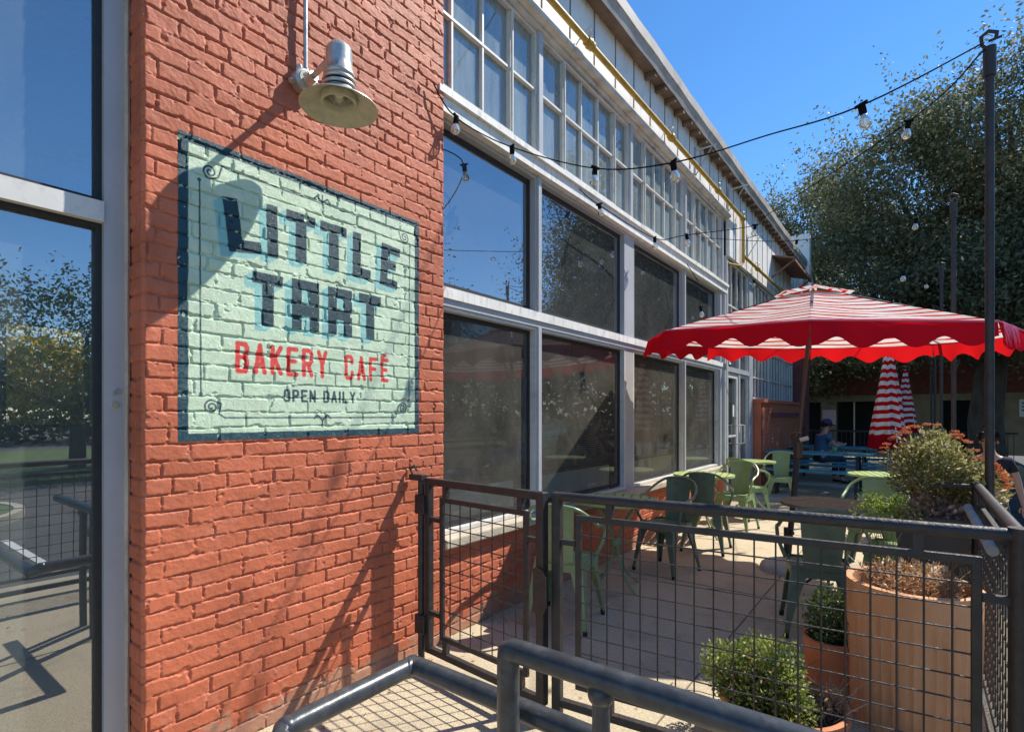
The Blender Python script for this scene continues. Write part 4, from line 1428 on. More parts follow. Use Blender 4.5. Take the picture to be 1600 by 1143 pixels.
# handrails close to the camera
hr = empty('low_handrail', (0, 0, 0), 0, 'low charcoal pipe rail turning a corner in front of the brick pier', 'handrail')
zl = 0.612
MB().tube([(-1.344, 1.224, zl), (-1.344, 0.80, zl), (-1.341, 0.765, zl - 0.005), (-1.32, 0.742, zl - 0.018), (-1.08, 0.735, zl - 0.02), (-0.4, 0.735, zl - 0.02)], 0.031, 24).build('pipe', M['rail'], hr, True)
MB().tube([(-1.344, 1.20, zl), (-1.344, 1.224, zl), (-1.31, 1.226, zl), (-0.30, 1.226, zl)], 0.031, 24).build('pipe', M['rail'], hr, True)
wb = MB().ball((-1.344, 1.224, zl), 0.0325, 18)
wb.tube([(-1.344 + 0.034 * math.cos(a) * 0.3, 1.206 + 0.004 * math.sin(5 * a), zl) for a in (0, 1)], 0.033, 20)
wb.build('weld_joint', M['rail'], hr, True)
MB().ball((-1.344, 0.775, zl - 0.002), 0.033, 18).build('weld_joint', M['rail'], hr, True)
MB().tube([(-0.62, 1.226, zl), (-0.62, 1.226, 0.0)], 0.027, 14).build('post', M['rail'], hr, True)
hr = empty('near_handrail', (0, 0, 0), 0, 'charcoal pipe handrail nearest the camera with a rounded end post', 'handrail')
zn = 0.820
MB().tube([(-0.876, 1.14, 0.0), (-0.876, 1.14, zn - 0.024), (-0.874, 1.14, zn - 0.008), (-0.858, 1.14, zn), (-0.828, 1.142, zn), (0.07, 1.158, zn)], 0.0306, 24).build('pipe', M['rail'], hr, True)
MB().tube([(-0.60, 1.146, zn - 0.02), (-0.60, 1.146, 0.0)], 0.0215, 16).build('post', M['rail'], hr, True)
MB().ball((-0.60, 1.146, zn - 0.036), 0.033, 16).build('post_cap', M['rail'], hr, True)

# ================================================================== OPEN UMBRELLA
def canopy_mesh(Rr, rise, n_side=8, sub=14, sag=0.05, hole=0.16):
    V_, F_, A_ = [], [], []
    ap = math.cos(PI / n_side)
    for k in range(n_side):
        a0, a1 = 2 * PI * k / n_side, 2 * PI * (k + 1) / n_side
        base = len(V_)
        for i in range(sub + 1):
            t_ = hole + (1 - hole) * i / sub
            for j_ in range(sub + 1):
                u = j_ / sub
                x = Rr * t_ * (math.cos(a0) * (1 - u) + math.cos(a1) * u)
                y = Rr * t_ * (math.sin(a0) * (1 - u) + math.sin(a1) * u)
                z = rise * (1 - t_) * (1 - 0.10 * math.sin(PI * t_)) - sag * math.sin(PI * u) * t_ * (0.25 + 0.75 * math.sin(PI * min(1, t_))) * 0.8
                z += 0.006 * math.sin(11 * x + 3 * y) * math.sin(7 * y - 2 * x + k) * math.sin(PI * u) + 0.004 * math.sin(31 * t_ + 9 * u + k) * math.sin(PI * u)
                V_.append((x, y, z))
                A_.append(Rr * ap * t_ + 0.006 * math.sin(7 * t_ + k))
        for i in range(sub):
            for j_ in range(sub):
                q = base + i * (sub + 1) + j_
                F_.append((q, q + 1, q + sub + 2, q + sub + 1))
    return V_, F_, A_


def with_stripe(o, A_):
    at = o.data.attributes.new('stripe', 'FLOAT', 'POINT')
    at.data.foreach_set('value', np.array(A_, np.float32))


def open_umbrella(name, loc, tilt_vec, rz, label, Rr=1.53, rise=0.50, rim=2.17, base_off=(0, 0)):
    u = empty(name, (loc[0] + base_off[0], loc[1] + base_off[1], 0), 0, label, 'umbrella')
    top = Vector((-base_off[0], -base_off[1], rim))
    # canopy frame: tilted
    q = Vector((0, 0, 1)).rotation_difference(Vector(tilt_vec).normalized()).to_matrix() @ Matrix.Rotation(rz, 3, 'Z')
    T = lambda p: tuple(top + q @ Vector(p))
    V_, F_, A_ = canopy_mesh(Rr, rise)
    cn = MB().add([T(p) for p in V_], F_).build('canopy', M['stripe'], u, 'all')
    with_stripe(cn, A_)
    # vent cap
    V_, F_, A_ = canopy_mesh(0.33, 0.085, 8, 10, 0.02, 0.02)
    V_ = [(x, y, z + rise * 0.86 - 0.022 + 0.008 * math.sin(5 * math.atan2(y, x))) for x, y, z in V_]
    vc = MB().add([T(p) for p in V_], F_).build('vent_cap', M['stripe'], cn, 'all')
    with_stripe(vc, A_)
    # valance: eight scalloped sides
    vb, vf = [], []
    ns = 8
    for k in range(ns):
        a0, a1 = 2 * PI * k / ns, 2 * PI * (k + 1) / ns
        n = 64
        base = len(vb)
        for i in range(n + 1):
            t_ = i / n
            x = Rr * (math.cos(a0) * (1 - t_) + math.cos(a1) * t_)
            y = Rr * (math.sin(a0) * (1 - t_) + math.sin(a1) * t_)
            zt = -0.0
            dp = 0.140 + 0.010 * math.sin(5 * t_ + 2.1 * k) - 0.034 * math.cos(2 * PI * t_ * 3.5 + 0.6 * k + PI)
            fl = 0.018 * math.sin(t_ * 2 * PI * 3.5 + k) + 0.010 * math.sin(t_ * 17 + k * 2)
            am = (a0 + a1) / 2
            for r_ in range(5):
                q_ = r_ / 4
                o_ = fl * q_ + 0.03 * q_
                vb.append(T((x + math.cos(am) * o_, y + math.sin(am) * o_, zt - dp * q_)))
        for i in range(n):
            for r_ in range(4):
                p = base + i * 5 + r_
                vf.append((p, p + 5, p + 6, p + 1))
    MB().add(vb, vf).build('valance', M['redcloth'], u, 'all')
    # piping on the rim
    MB().tube([T((Rr * 1.003 * math.cos(2 * PI * k / ns), Rr * 1.003 * math.sin(2 * PI * k / ns), 0.002)) for k in range(ns)], 0.007, 6, closed=True).build('hem_piping', M['redfade'], u, True)
    # ribs, stretchers, hub
    for k in range(ns):
        a0 = 2 * PI * k / ns
        rb = MB().bar(T((0.05 * math.cos(a0), 0.05 * math.sin(a0), rise - 0.05)), T((Rr * 0.99 * math.cos(a0), Rr * 0.99 * math.sin(a0), -0.012)), 0.018, 0.012)
        ro = rb.build('rib', M['pole_brown'], u)
        MB().bar(T((0.04 * math.cos(a0), 0.04 * math.sin(a0), 0.02)), T((Rr * 0.52 * math.cos(a0), Rr * 0.52 * math.sin(a0), rise * 0.46)), 0.012, 0.010).build('stretcher', M['pole_brown'], ro)
    MB().tube([T((0, 0, -0.02)), T((0, 0, 0.05))], 0.045, 12).build('runner', M['pole_brown'], u, True)
    foot = Vector((0, 0, 0.1))
    apx = Vector(T((0, 0, rise - 0.06)))
    jn = foot.lerp(apx, 0.42)
    MB().tube([jn, apx], 0.019, 14).build('pole', M['pole_brown'], u, True)
    MB().tube([foot - Vector((0, 0, 0.06)), jn], 0.026, 14).build('lower_pole', M['iron'], u, True)
    ck = MB()
    ck.tube([jn + Vector((0, 0, -0.10)), jn + Vector((0.0, 0, 0.04))], 0.042, 14)
    ck.tube([jn + Vector((-0.035, -0.02, 0.03)), jn + Vector((-0.05, -0.03, 0.10)), jn + Vector((-0.02, -0.04, 0.135)), jn + Vector((0.03, -0.03, 0.12))], 0.016, 8)
    co = ck.build('crank_housing', M['pole_brown'], u, True)
    MB().tube([jn + Vector((0.02, -0.04, 0.065)), jn + Vector((0.085, -0.015, 0.085))], 0.019, 10).build('crank_knob', M['cem'], co, True)
    MB().lathe([(0.0001, 0.125), (0.03, 0.125), (0.05, 0.115), (0.09, 0.108), (0.17, 0.09), (0.22, 0.06), (0.235, 0.03), (0.235, 0.0)], (0, 0, 0), 36).build('base', M['cem'], u, True)
    MB().tube([(0, 0, 0.10), (0, 0, 0.40)], 0.031, 14).ball((0.045, -0.02, 0.36), 0.02, 8).build('socket', M['iron'], u, True)
    return u


az = math.atan2(5.661, -0.781) + PI      # one corner of the octagon points at the camera side
UMB = open_umbrella('patio_umbrella', (-0.781, 5.661), (0.055, -0.040, 1), az - math.atan2(0, 1), 'large open red and white striped umbrella with a scalloped red edge', base_off=(-0.17, -0.15))
# fringe of worn cloth at the near right corner
fg = MB()
q_ = Vector((0, 0, 1)).rotation_difference(Vector((0.055, -0.040, 1)).normalized()).to_matrix() @ Matrix.Rotation(az, 3, 'Z')
uo = Vector((-0.781 + 0.951 - 0.951, 5.661, 2.17))
fr_rnd = random.Random(5)
A2 = q_ @ Vector((1.53 * math.cos(2 * PI / 8), 1.53 * math.sin(2 * PI / 8), 0))
A3 = q_ @ Vector((1.53 * math.cos(4 * PI / 8), 1.53 * math.sin(4 * PI / 8), 0))
for k in range(46):
    t_ = fr_rnd.uniform(0.02, 0.42)
    p = A2.lerp(A3, t_) * 1.012 + uo
    ln_ = fr_rnd.uniform(0.05, 0.17)
    fg.add([p + Vector((0, 0, 0.005)), p + (A3 - A2).normalized() * 0.022 + Vector((0, 0, 0.005)), p + (A3 - A2).normalized() * 0.012 + A2.normalized() * 0.03 + Vector((0, 0, -ln_))], [(0, 1, 2)])
fo = fg.build('frayed_edge', M['redfade'], UMB)
fo.matrix_parent_inverse = Matrix.Translation(-Vector(UMB.location))


def closed_umbrella(loc, z0, z1, label, rz=0.0, rb=0.30):
    u = empty('closed_umbrella', loc, rz, label, 'umbrella', 'furled striped umbrellas by the picnic tables')
    V_, F_, A_ = [], [], []
    nr, na = 40, 96
    cut = 0.86
    for i in range(nr + 1):
        t_ = i / nr
        z = z1 - (z1 - z0) * t_
        r = 0.035 + (rb - 0.03) * t_ ** 0.9
        for j_ in range(na):
            a = 2 * PI * j_ / na
            fold = math.cos(8 * a + 0.7 * math.sin(2 * a + 1)) * (0.75 + 0.25 * math.sin(3 * a + 6 * t_))
            rr = r * (0.80 + 0.20 * fold)
            V_.append((rr * math.cos(a), rr * math.sin(a), z - 0.020 * t_ * fold * (1 + 0.5 * math.sin(3 * a + 2)) + 0.012 * math.sin(5 * a + 3 * t_)))
            A_.append(t_ * (z1 - z0) + 0.0)
    f1, f2 = [], []
    for i in range(nr):
        for j_ in range(na):
            q = (i * na + j_, i * na + (j_ + 1) % na, (i + 1) * na + (j_ + 1) % na, (i + 1) * na + j_)
            (f1 if i / nr < cut else f2).append(q)
    o = MB().add(V_, f1).build('furled_canopy', M['stripe_shut'], u, 'all')
    with_stripe(o, A_)
    MB().add(V_, f2).build('red_hem', M['redcloth'], u, 'all')
    MB().tube([(0, 0, 0), (0, 0, z1 + 0.02)], 0.02, 10).build('pole', M['galv'], u, True)
    MB().tube([(rb * 0.35, -rb * 0.5, z0 + 0.35), (rb * 0.42, -rb * 0.62, z0 + 0.10)], 0.010, 6).build('tie_strap', M['paper'], u)
    MB().lathe([(0.0001, 0.08), (0.22, 0.06), (0.24, 0.0)], (0, 0, 0), 24).build('base', M['cem'], u, True)
    return u


closed_umbrella((-0.36, 10.9, 0), 0.90, 2.62, 'furled striped umbrella with a broad red hem standing at the picnic tables')
closed_umbrella((-0.18, 15.6, 0), 1.05, 2.50, 'smaller furled umbrella in the shade directly behind the first furled one', 0.7, 0.24)

# ================================================================== CHAIRS AND TABLES
def make_chair(mname):
    m = M[mname]
    c = empty('metal_chair', (0, 0, 0), 0, 'chair', 'chair')
    # pressed seat: rounded square dish with cross slots raised edge
    V_, F_ = [], []
    n = 18
    for i in range(n + 1):
        for j_ in range(n + 1):
            u, v = -1 + 2 * i / n, -1 + 2 * j_ / n
            k = (abs(u) ** 5 + abs(v) ** 5) ** 0.2
            s_ = max(abs(u), abs(v)) / max(k, 1e-6) if k else 1
            x, y = u * s_ * (0.185 + 0.012 * v), v * s_ * 0.18
            r = max(abs(u), abs(v))
            z = 0.45 - 0.010 * (1 - r ** 4) - (0.012 if r >= 0.999 else 0)
            ang = math.atan2(v, u)
            if 0.25 < r < 0.75 and min(abs((ang - a + PI) % (2 * PI) - PI) for a in (0.785, 2.356, -0.785, -2.356)) < 0.16: z -= 0.007
            V_.append((x, y, z))
    for i in range(n):
        for j_ in range(n):
            a = i * (n + 1) + j_
            F_.append((a, a + n + 1, a + n + 2, a + 1))
    st_ = MB().add(V_, F_)
    o = st_.build('seat', m, c, 'all')
    # apron
    ap = MB()
    ring = [(x, y) for x, y in ((-0.165, -0.172), (0.165, -0.172), (0.176, -0.16), (0.190, 0.16), (0.178, 0.176), (-0.178, 0.176), (-0.190, 0.16), (-0.176, -0.16))]
    m_ = len(ring)
    ap.add([(x, y, 0.445) for x, y in ring] + [(x * 1.01, y * 1.01, 0.385) for x, y in ring], [(i, (i + 1) % m_, m_ + (i + 1) % m_, m_ + i) for i in range(m_)])
    ap.build('apron', m, c)
    # folded sheet legs, wide at the top
    for sx in (-1, 1):
        for sy in (-1, 1):
            lg = MB()
            x0, y0_ = 0.172 * sx, 0.160 * sy
            x1, y1_ = 0.222 * sx, (0.215 if sy > 0 else 0.235) * sy
            N_ = 6
            vs_, fs_ = [], []
            for i in range(N_ + 1):
                t_ = i / N_
                z = 0.44 * (1 - t_) + 0.02
                x = x0 + (x1 - x0) * t_
                y = y0_ + (y1_ - y0_) * t_
                wd = 0.080 * (1 - t_) ** 1.4 + 0.026
                vs_ += [(x, y - sy * wd, z), (x, y, z), (x - sx * wd, y, z), (x - sx * wd, y - sy * 0.004, z), (x - sx * 0.004, y - sy * 0.004, z), (x - sx * 0.004, y - sy * wd, z)]
            for i in range(N_):
                for j_ in range(6):
                    a = i * 6 + j_; b = i * 6 + (j_ + 1) % 6
                    fs_.append((a, b, b + 6, a + 6))
            lg.add(vs_, fs_)
            o = lg.build('leg', m, c)
            MB().tube([(x1 - sx * 0.012, y1_ - sy * 0.012, 0.03), (x1 - sx * 0.010, y1_ - sy * 0.010, 0.0)], 0.016, 8).build('foot', M['tyre'], o, True)
    # back plate
    V_, F_ = [], []
    n = 10
    for i in range(n + 1):
        z = 0.44 + 0.40 * i / n
        for j_ in range(n + 1):
            u = -1 + 2 * j_ / n
            hw = 0.105 + 0.030 * (i / n)
            V_.append((u * hw, -0.172 - 0.070 * (i / n) + 0.020 * u * u, z))
    for i in range(n):
        for j_ in range(n):
            a = i * (n + 1) + j_
            F_.append((a, a + 1, a + n + 2, a + n + 1))
    V2 = [(x, y - 0.005, z) for x, y, z in V_]
    nn_ = len(V_)
    F2 = [tuple(reversed([q + nn_ for q in f])) for f in F_]
    MB().add(V_ + V2, F_ + F2).build('backrest', m, c, 'all')
    # bent band: up from the seat corners, round the arms and over the back
    pts = [(-0.195, 0.10, 0.45), (-0.235, 0.14, 0.56), (-0.245, 0.13, 0.635), (-0.25, 0.05, 0.675), (-0.248, -0.06, 0.70), (-0.225, -0.15, 0.76), (-0.16, -0.215, 0.82), (-0.08, -0.240, 0.842), (0, -0.245, 0.846)]
    pts = pts + [(-x, y, z) for x, y, z in reversed(pts[:-1])]
    MB().tube(through([Vector(p) for p in pts], 4), 0.0125, 8).build('arm_band', m, c, True)
    return c


def make_table(mtop, mleg, r=0.345, h=0.74):
    t = empty('bistro_table', (0, 0, 0), 0, 'table', 'table')
    tp = MB()
    n = 9
    wd = 2 * r / n
    for k in range(n):
        x0, x1 = -r + k * wd + 0.007, -r + (k + 1) * wd - 0.007
        # slat clipped by the circle
        xs = [x0 + (x1 - x0) * i / 4 for i in range(5)]
        tp_ = [(x, math.sqrt(max(0.0, r * r - x * x))) for x in xs]
        loop = tp_ + [(x, -y) for x, y in reversed(tp_)]
        m_ = len(loop)
        tp.add([(x, y, h) for x, y in loop] + [(x, y, h - 0.008) for x, y in loop], [tuple(reversed(range(m_))), tuple(range(m_, 2 * m_))] + [(i, (i + 1) % m_, m_ + (i + 1) % m_, m_ + i) for i in range(m_)])
    o = tp.build('tabletop', M[mtop], t)
    rim = MB()
    rim.lathe([(r - 0.004, h + 0.002), (r + 0.006, h + 0.002), (r + 0.006, h - 0.022), (r - 0.004, h - 0.022), (r - 0.004, h + 0.002)], (0, 0, 0), 48)
    for xx in (-0.12, 0.12):
        rim.box(-r * 0.93, r * 0.93, xx - 0.012, xx + 0.012, h - 0.020, h - 0.009)
    rim.build('rim_band', M[mtop], t)
    for k in range(4):
        a = PI / 4 + k * PI / 2
        ca, sa = math.cos(a), math.sin(a)
        pts = [(0.24 * ca, 0.24 * sa, h - 0.02), (0.19 * ca, 0.19 * sa, h - 0.09), (0.07 * ca, 0.07 * sa, h - 0.24), (0.028 * ca, 0.028 * sa, h - 0.36), (0.04 * ca, 0.04 * sa, 0.26), (0.12 * ca, 0.12 * sa, 0.11), (0.23 * ca, 0.23 * sa, 0.02), (0.25 * ca, 0.25 * sa, 0.0)]
        MB().tube(through([Vector(p) for p in pts], 4), 0.010, 8).build('leg', M[mleg], t, True)
    MB().lathe([(0.042, 0.40), (0.046, 0.39), (0.046, 0.36), (0.042, 0.35), (0.036, 0.36), (0.036, 0.39), (0.042, 0.40)], (0, 0, 0), 20).build('collar', M[mleg], t, True)
    return t


CH = 'sage green metal armchairs at the bistro tables'
TB = 'round slatted bistro tables on the patio'
protos = {}


def chair(mn, x, y, face, label):
    """face: heading the sitter looks, degrees from +Y towards -X"""
    if mn not in protos:
        c = protos[mn] = make_chair(mn)
    else:
        c = copy_tree(protos[mn])
    c.location = (x, y, 0)
    c.rotation_euler = (0, 0, R(face))
    return tag(c, label, 'chair', CH)


def table(mt_, ml, x, y, rz, label):
    key = mt_ + ml
    if key not in protos:
        t = protos[key] = make_table(mt_, ml)
    else:
        t = copy_tree(protos[key])
    t.location = (x, y, 0)
    t.rotation_euler = (0, 0, R(rz))
    return tag(t, label, 'table', TB)


table('lime', 'green', -2.02, 4.12, 20, 'bistro table by the wall nearest the gate, its top level with the sill')
table('lime', 'green', -2.03, 6.50, 10, 'middle bistro table of the row along the window wall')
table('lime', 'green', -2.03, 8.82, 30, 'farthest bistro table of the row by the glass door')
table('olive', 'iron', -0.56, 4.98, 52, 'dark olive slatted table beside the umbrella pole behind the front fence')
table('lime', 'green', -0.32, 7.78, 15, 'pale green table on the right, behind the dark olive one')
chair('green', -1.98, 3.25, 12, 'chair seen just behind the gate latch, facing along the wall')
chair('teal_green', -1.86, 4.84, 168, 'weathered teal chair, back plate above the fence rail, beyond the nearest wall table')
chair('teal_green', -1.80, 5.86, 5, 'dull green chair with its back to the weathered teal chair')
chair('green', -1.82, 7.10, 175, 'chair on the door side of the middle wall table')
chair('green', -1.88, 7.98, -28, 'chair turned half sideways between the middle and farthest wall tables')
chair('green', -1.72, 9.45, 190, 'farthest chair of the wall row, beside the glass door')
chair('teal_green', -0.52, 4.12, 14, 'chair with its broad back plate towards the front fence, before the dark olive table')
chair('green', -0.12, 5.02, 82, 'chair behind the tall terracotta pot, at the right of the dark olive table')
chair('green', -0.30, 5.98, 175, 'chair on the far side of the dark olive table')
chair('green', -0.05, 8.42, 165, 'chair behind the pale green table on the right')

# picnic tables
def picnic():
    t = empty('picnic_table', (0, 0, 0), 0, 'table', 'picnic table')
    LN = 0.86
    tp = MB()
    for k in range(4):
        y = -0.27 + k * 0.18
        tp.box(-LN, LN, y - 0.084, y + 0.084, 0.715, 0.75)
    tp.build('tabletop', M['blue'], t, bevel=0.004)
    for sy in (-1, 1):
        b = MB()
        for k in range(2):
            y = sy * (0.60 + k * 0.16)
            b.box(-LN, LN, y - 0.074, y + 0.074, 0.43, 0.465)
        b.build('bench', M['blue'], t, bevel=0.004)
    for sx in (-0.62, 0.62):
        fr = MB()
        fr.bar((sx, -0.30, 0.70), (sx, 0.30, 0.70), 0.04)
        fr.bar((sx, -0.78, 0.415), (sx, 0.78, 0.415), 0.04)
        fr.build('cross_beam', M['iron'], t)
        for sy in (-1, 1):
            MB().bar((sx, sy * 0.26, 0.70), (sx, sy * 0.52, 0.0), 0.04).build('leg', M['iron'], t)
            MB().bar((sx, sy * 0.68, 0.42), (sx, sy * 0.68, 0.0), 0.03).build('leg', M['iron'], t)
    return t


p1 = picnic()
p1.location = (-1.44, 11.5, 0)
tag(p1, 'teal blue picnic table with a green cup on it, nearest the umbrella pole', None, 'blue picnic tables in the shade')
p2 = copy_tree(p1)
p2.location = (-1.5, 13.8, 0)
tag(p2, 'blue picnic table behind the first, with the person in a cap sitting at it', None, 'blue picnic tables in the shade')
cu = empty('plastic_cup', (-1.18, 11.42, 0.75), 0, 'small green plastic cup on the nearer picnic table', 'cup')
MB().lathe([(0.0001, 0.0), (0.03, 0.0), (0.042, 0.11), (0.039, 0.11), (0.028, 0.006)], (0, 0, 0), 18).build('cup_wall', M['cup_green'], cu, 'all')
MB().lathe([(0.043, 0.107), (0.045, 0.111), (0.043, 0.115), (0.040, 0.111), (0.043, 0.107)], (0, 0, 0), 18).build('rim', M['cup_green'], cu, 'all')

# ================================================================== LEAVES
def leaf_mesh(name, C_, m, parent, size, rng, up=0.35, asp=0.5, fold=0.25, direction=None):
    """one mesh of small folded leaves centred at the points C_ (two quads each... a kite of four corners)"""
    n = len(C_)
    d = rng.normal(size=(n, 3))
    if direction is not None: d = d * 0.6 + direction
    d[:, 2] += up
    d /= np.linalg.norm(d, axis=1)[:, None]
    r = rng.normal(size=(n, 3))
    sd_ = np.cross(d, r)
    sd_ /= np.maximum(1e-6, np.linalg.norm(sd_, axis=1))[:, None]
    nr = np.cross(d, sd_)
    s = size * rng.uniform(0.6, 1.35, n)[:, None]
    a = C_ - d * s * 0.5
    b = C_ + sd_ * s * asp * 0.5 + nr * s * fold * 0.3
    c = C_ + d * s * 0.55
    e = C_ - sd_ * s * asp * 0.5 + nr * s * fold * 0.3
    V_ = np.stack([a, b, c, e], 1).reshape(-1, 3)
    F_ = np.arange(4 * n).reshape(n, 4)
    return np_mesh(name, V_, F_, m, parent)


def tree(name, loc, lobes, trunk_h, trunk_r, nclump, per, leaf, mleaf, label, cat='tree', seed=1, spread=0.22, group=None, gap=0.42):
    """lobes: list of (cx, cy, cz, rx, ry, rz) relative to the foot"""
    rng = np.random.default_rng(seed)
    t = empty(name, loc, 0, label, cat, group)
    vol = np.array([l[3] * l[4] * l[5] for l in lobes]) ** 0.67
    vol /= vol.sum()
    cl = []
    while len(cl) < nclump:
        l = lobes[rng.choice(len(lobes), p=vol)]
        d = rng.normal(size=3)
        d /= np.linalg.norm(d)
        q = rng.uniform(0.35, 1.0) ** 0.45
        q *= 1 + 0.13 * math.sin(5 * d[0] + 3 * d[2] + seed) + 0.10 * math.sin(9 * d[1] + 7 * d[2])
        p = np.array(l[:3]) + d * q * np.array(l[3:])
        g_ = fbm(np.array(p[0] * 0.9 + p[1] * 0.35), np.array(p[2] * 0.9 - p[1] * 0.5), seed, 3)
        if g_ < gap and rng.random() < 0.8: continue
        cl.append(p)
    cl = np.array(cl)
    pts = np.repeat(cl, per, 0) + rng.normal(size=(nclump * per, 3)) * spread * np.array((1, 1, 0.75))
    # loose sprigs poking out of the crown
    ns = nclump // 5
    tips = cl[rng.choice(nclump, ns)]
    cen = np.array([l[:3] for l in lobes]).mean(0)
    out = tips - cen
    out /= np.linalg.norm(out, axis=1)[:, None]
    out = out * 0.7 + np.array((0, 0, 0.7))
    q = rng.uniform(0, 1.25, (ns, 10, 1))
    sp = (tips[:, None, :] + out[:, None, :] * q + rng.normal(size=(ns, 10, 3)) * 0.06).reshape(-1, 3)
    leaf_mesh('crown', np.concatenate([pts, sp]), mleaf, t, leaf, rng)
    tr = MB()
    top = Vector((0.1, 0.05, trunk_h))
    tr.tube([(0, 0, -0.5), (0.02, 0, 0.1), (-0.04, 0.03, trunk_h * 0.5), tuple(top)], [trunk_r * 1.5, trunk_r * 1.12, trunk_r, trunk_r * 0.85], 14)
    tr.build('trunk', M['bark'], t, 'all')
    lb = MB()
    for k, l in enumerate(lobes):
        c = Vector(l[:3])
        midp = top.lerp(c, 0.5) + Vector((rng.uniform(-.3, .3), rng.uniform(-.3, .3), rng.uniform(0, .5)))
        lb.tube([tuple(top - Vector((0, 0, 0.15))), tuple(midp), tuple(c)], [trunk_r * 0.6, trunk_r * 0.36, trunk_r * 0.14], 8)
        for s_ in range(5):
            d = Vector(rng.normal(size=3)).normalized()
            ed = c + Vector((d.x * l[3], d.y * l[4], d.z * l[5])) * 0.85
            lb.tube([tuple(midp), tuple(midp.lerp(ed, 0.5) + Vector((0, 0, 0.2))), tuple(ed)], [trunk_r * 0.25, trunk_r * 0.13, 0.015], 6)
    lb.build('limbs', M['bark'], t, 'all')
    return t


tree('live_oak', (1.5, 18.5, -0.3), [(0, 0, 6.8, 3.8, 3.0, 2.7), (-2.6, -0.6, 5.4, 2.6, 2.3, 2.1), (2.6, -0.6, 6.2, 3.2, 3.0, 2.7), (0.4, -0.5, 8.9, 2.4, 2.2, 1.9), (-1.9, 0, 8.0, 2.2, 2.2, 1.9), (1.2, -1.8, 4.6, 2.4, 2.2, 1.5), (-1.3, -1.8, 4.3, 2.3, 1.9, 1.3), (3.0, -0.4, 10.0, 2.3, 2.0, 1.6), (-3.9, 0.2, 5.2, 1.8, 1.8, 2.0)], 3.2, 0.36, 6800, 25, 0.105, M['oak'], 'big dark live oak whose trunk stands behind the row of poles', seed=4, spread=0.22, gap=0.37)
tree('live_oak', (-4.4, 25.0, -0.3), [(0, 0, 7.4, 3.2, 3.0, 3.0), (2.6, -0.4, 6.2, 2.4, 2.3, 2.6), (-2.4, 0, 6.6, 2.6, 2.8, 2.6), (1.0, 0, 9.4, 2.0, 2.0, 1.9), (0, 0, 4.4, 3.6, 2.4, 1.8)], 3.0, 0.30, 5200, 22, 0.125, M['oak'], 'live oak rising beyond the far end of the building roof', seed=9, spread=0.26, gap=0.37)
tree('live_oak', (6.0, 24.0, -0.45), [(0, 0, 8.0, 3.6, 3.4, 3.6), (-3.0, 0, 7.0, 2.8, 2.6, 3.0), (-1.0, 0, 4.8, 2.8, 2.4, 1.8)], 4.0, 0.3, 3000, 20, 0.14, M['oak'], 'live oak farthest to the right, behind the big trunk', seed=14, spread=0.28, gap=0.37)
# trees opposite the building: they show in the shop windows
tree('street_tree', (9.5, 11.2, -0.45), [(0, 0, 5.9, 2.5, 2.5, 2.5), (-0.7, 0.7, 4.2, 2.0, 2.0, 1.6), (0.5, -0.4, 7.6, 1.5, 1.5, 1.3)], 3.0, 0.22, 900, 20, 0.12, M['oak2'], 'street tree across the parking bay, mirrored in the second picture window', seed=21, spread=0.28, group='street trees mirrored in the windows')
tree('street_tree', (14.5, 17.5, -0.45), [(0, 0, 5.6, 3.2, 3.2, 3.0), (1.0, 2.5, 5.0, 2.6, 2.6, 2.6)], 3.0, 0.25, 900, 18, 0.14, M['oak2'], 'wide street tree farther along the parking, mirrored in the third picture window', seed=22, spread=0.3, group='street trees mirrored in the windows')
tree('street_tree', (17.5, 5.5, -0.45), [(0, 0, 3.9, 3.0, 3.6, 2.5), (0, -4.5, 3.7, 2.6, 3.2, 2.3), (0, 3.0, 4.6, 2.4, 2.6, 2.3)], 2.2, 0.22, 1300, 18, 0.14, M['oak2'], 'low spreading street tree straight across the road, mirrored in the left shop window', seed=23, spread=0.32, group='street trees mirrored in the windows')
tree('street_tree', (19.0, -4.0, -0.45), [(0, 0, 3.4, 2.8, 3.2, 2.2), (0, -4.0, 3.6, 2.6, 3.0, 2.2)], 2.0, 0.22, 800, 18, 0.15, M['oak2'], 'street tree nearest the junction, mirrored in the left shop window', seed=24, spread=0.32, group='street trees mirrored in the windows')
tree('golden_tree', (-14.0, 3.0, -0.45), [(0, -0.2, 2.6, 1.3, 1.5, 1.3), (0, -0.5, 1.7, 1.2, 1.4, 0.9)], 1.2, 0.12, 900, 20, 0.13, M['yellow_leaf'], 'golden leaved tree seen through the rear window of the left shop', seed=31, spread=0.2)

# far wood across the road, one mass
rng = np.random.default_rng(55)
n = 34000
ang = rng.uniform(R(8), R(125), n)
dist = rng.uniform(40, 52, n)
hgt = 4.6 + 2.2 * vnoise(ang * 14, ang * 0 + 2.0, 3.0) + 1.2 * vnoise(ang * 45, ang * 0 + 5.0, 4.0)
pw = np.stack([np.sin(ang) * dist, np.cos(ang) * dist, -0.5 + rng.uniform(0, 1, n) ** 0.8 * hgt * (dist / 42)], 1)
tag(leaf_mesh('far_wood', pw, M['oak2'], None, 0.62, rng), kind='stuff')

gw = empty('backdrop_wall', (-17.5, 3.5, -0.45), 0, 'dark brick backdrop added behind the golden tree to cover the sky, seen through the left shop', 'wall')  # added backdrop, keeps bright sky out of the rear window
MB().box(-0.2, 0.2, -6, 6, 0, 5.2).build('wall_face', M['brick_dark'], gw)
MB().box(-0.26, 0.26, -6, 6, 5.2, 5.3).build('coping', M['sill'], gw)
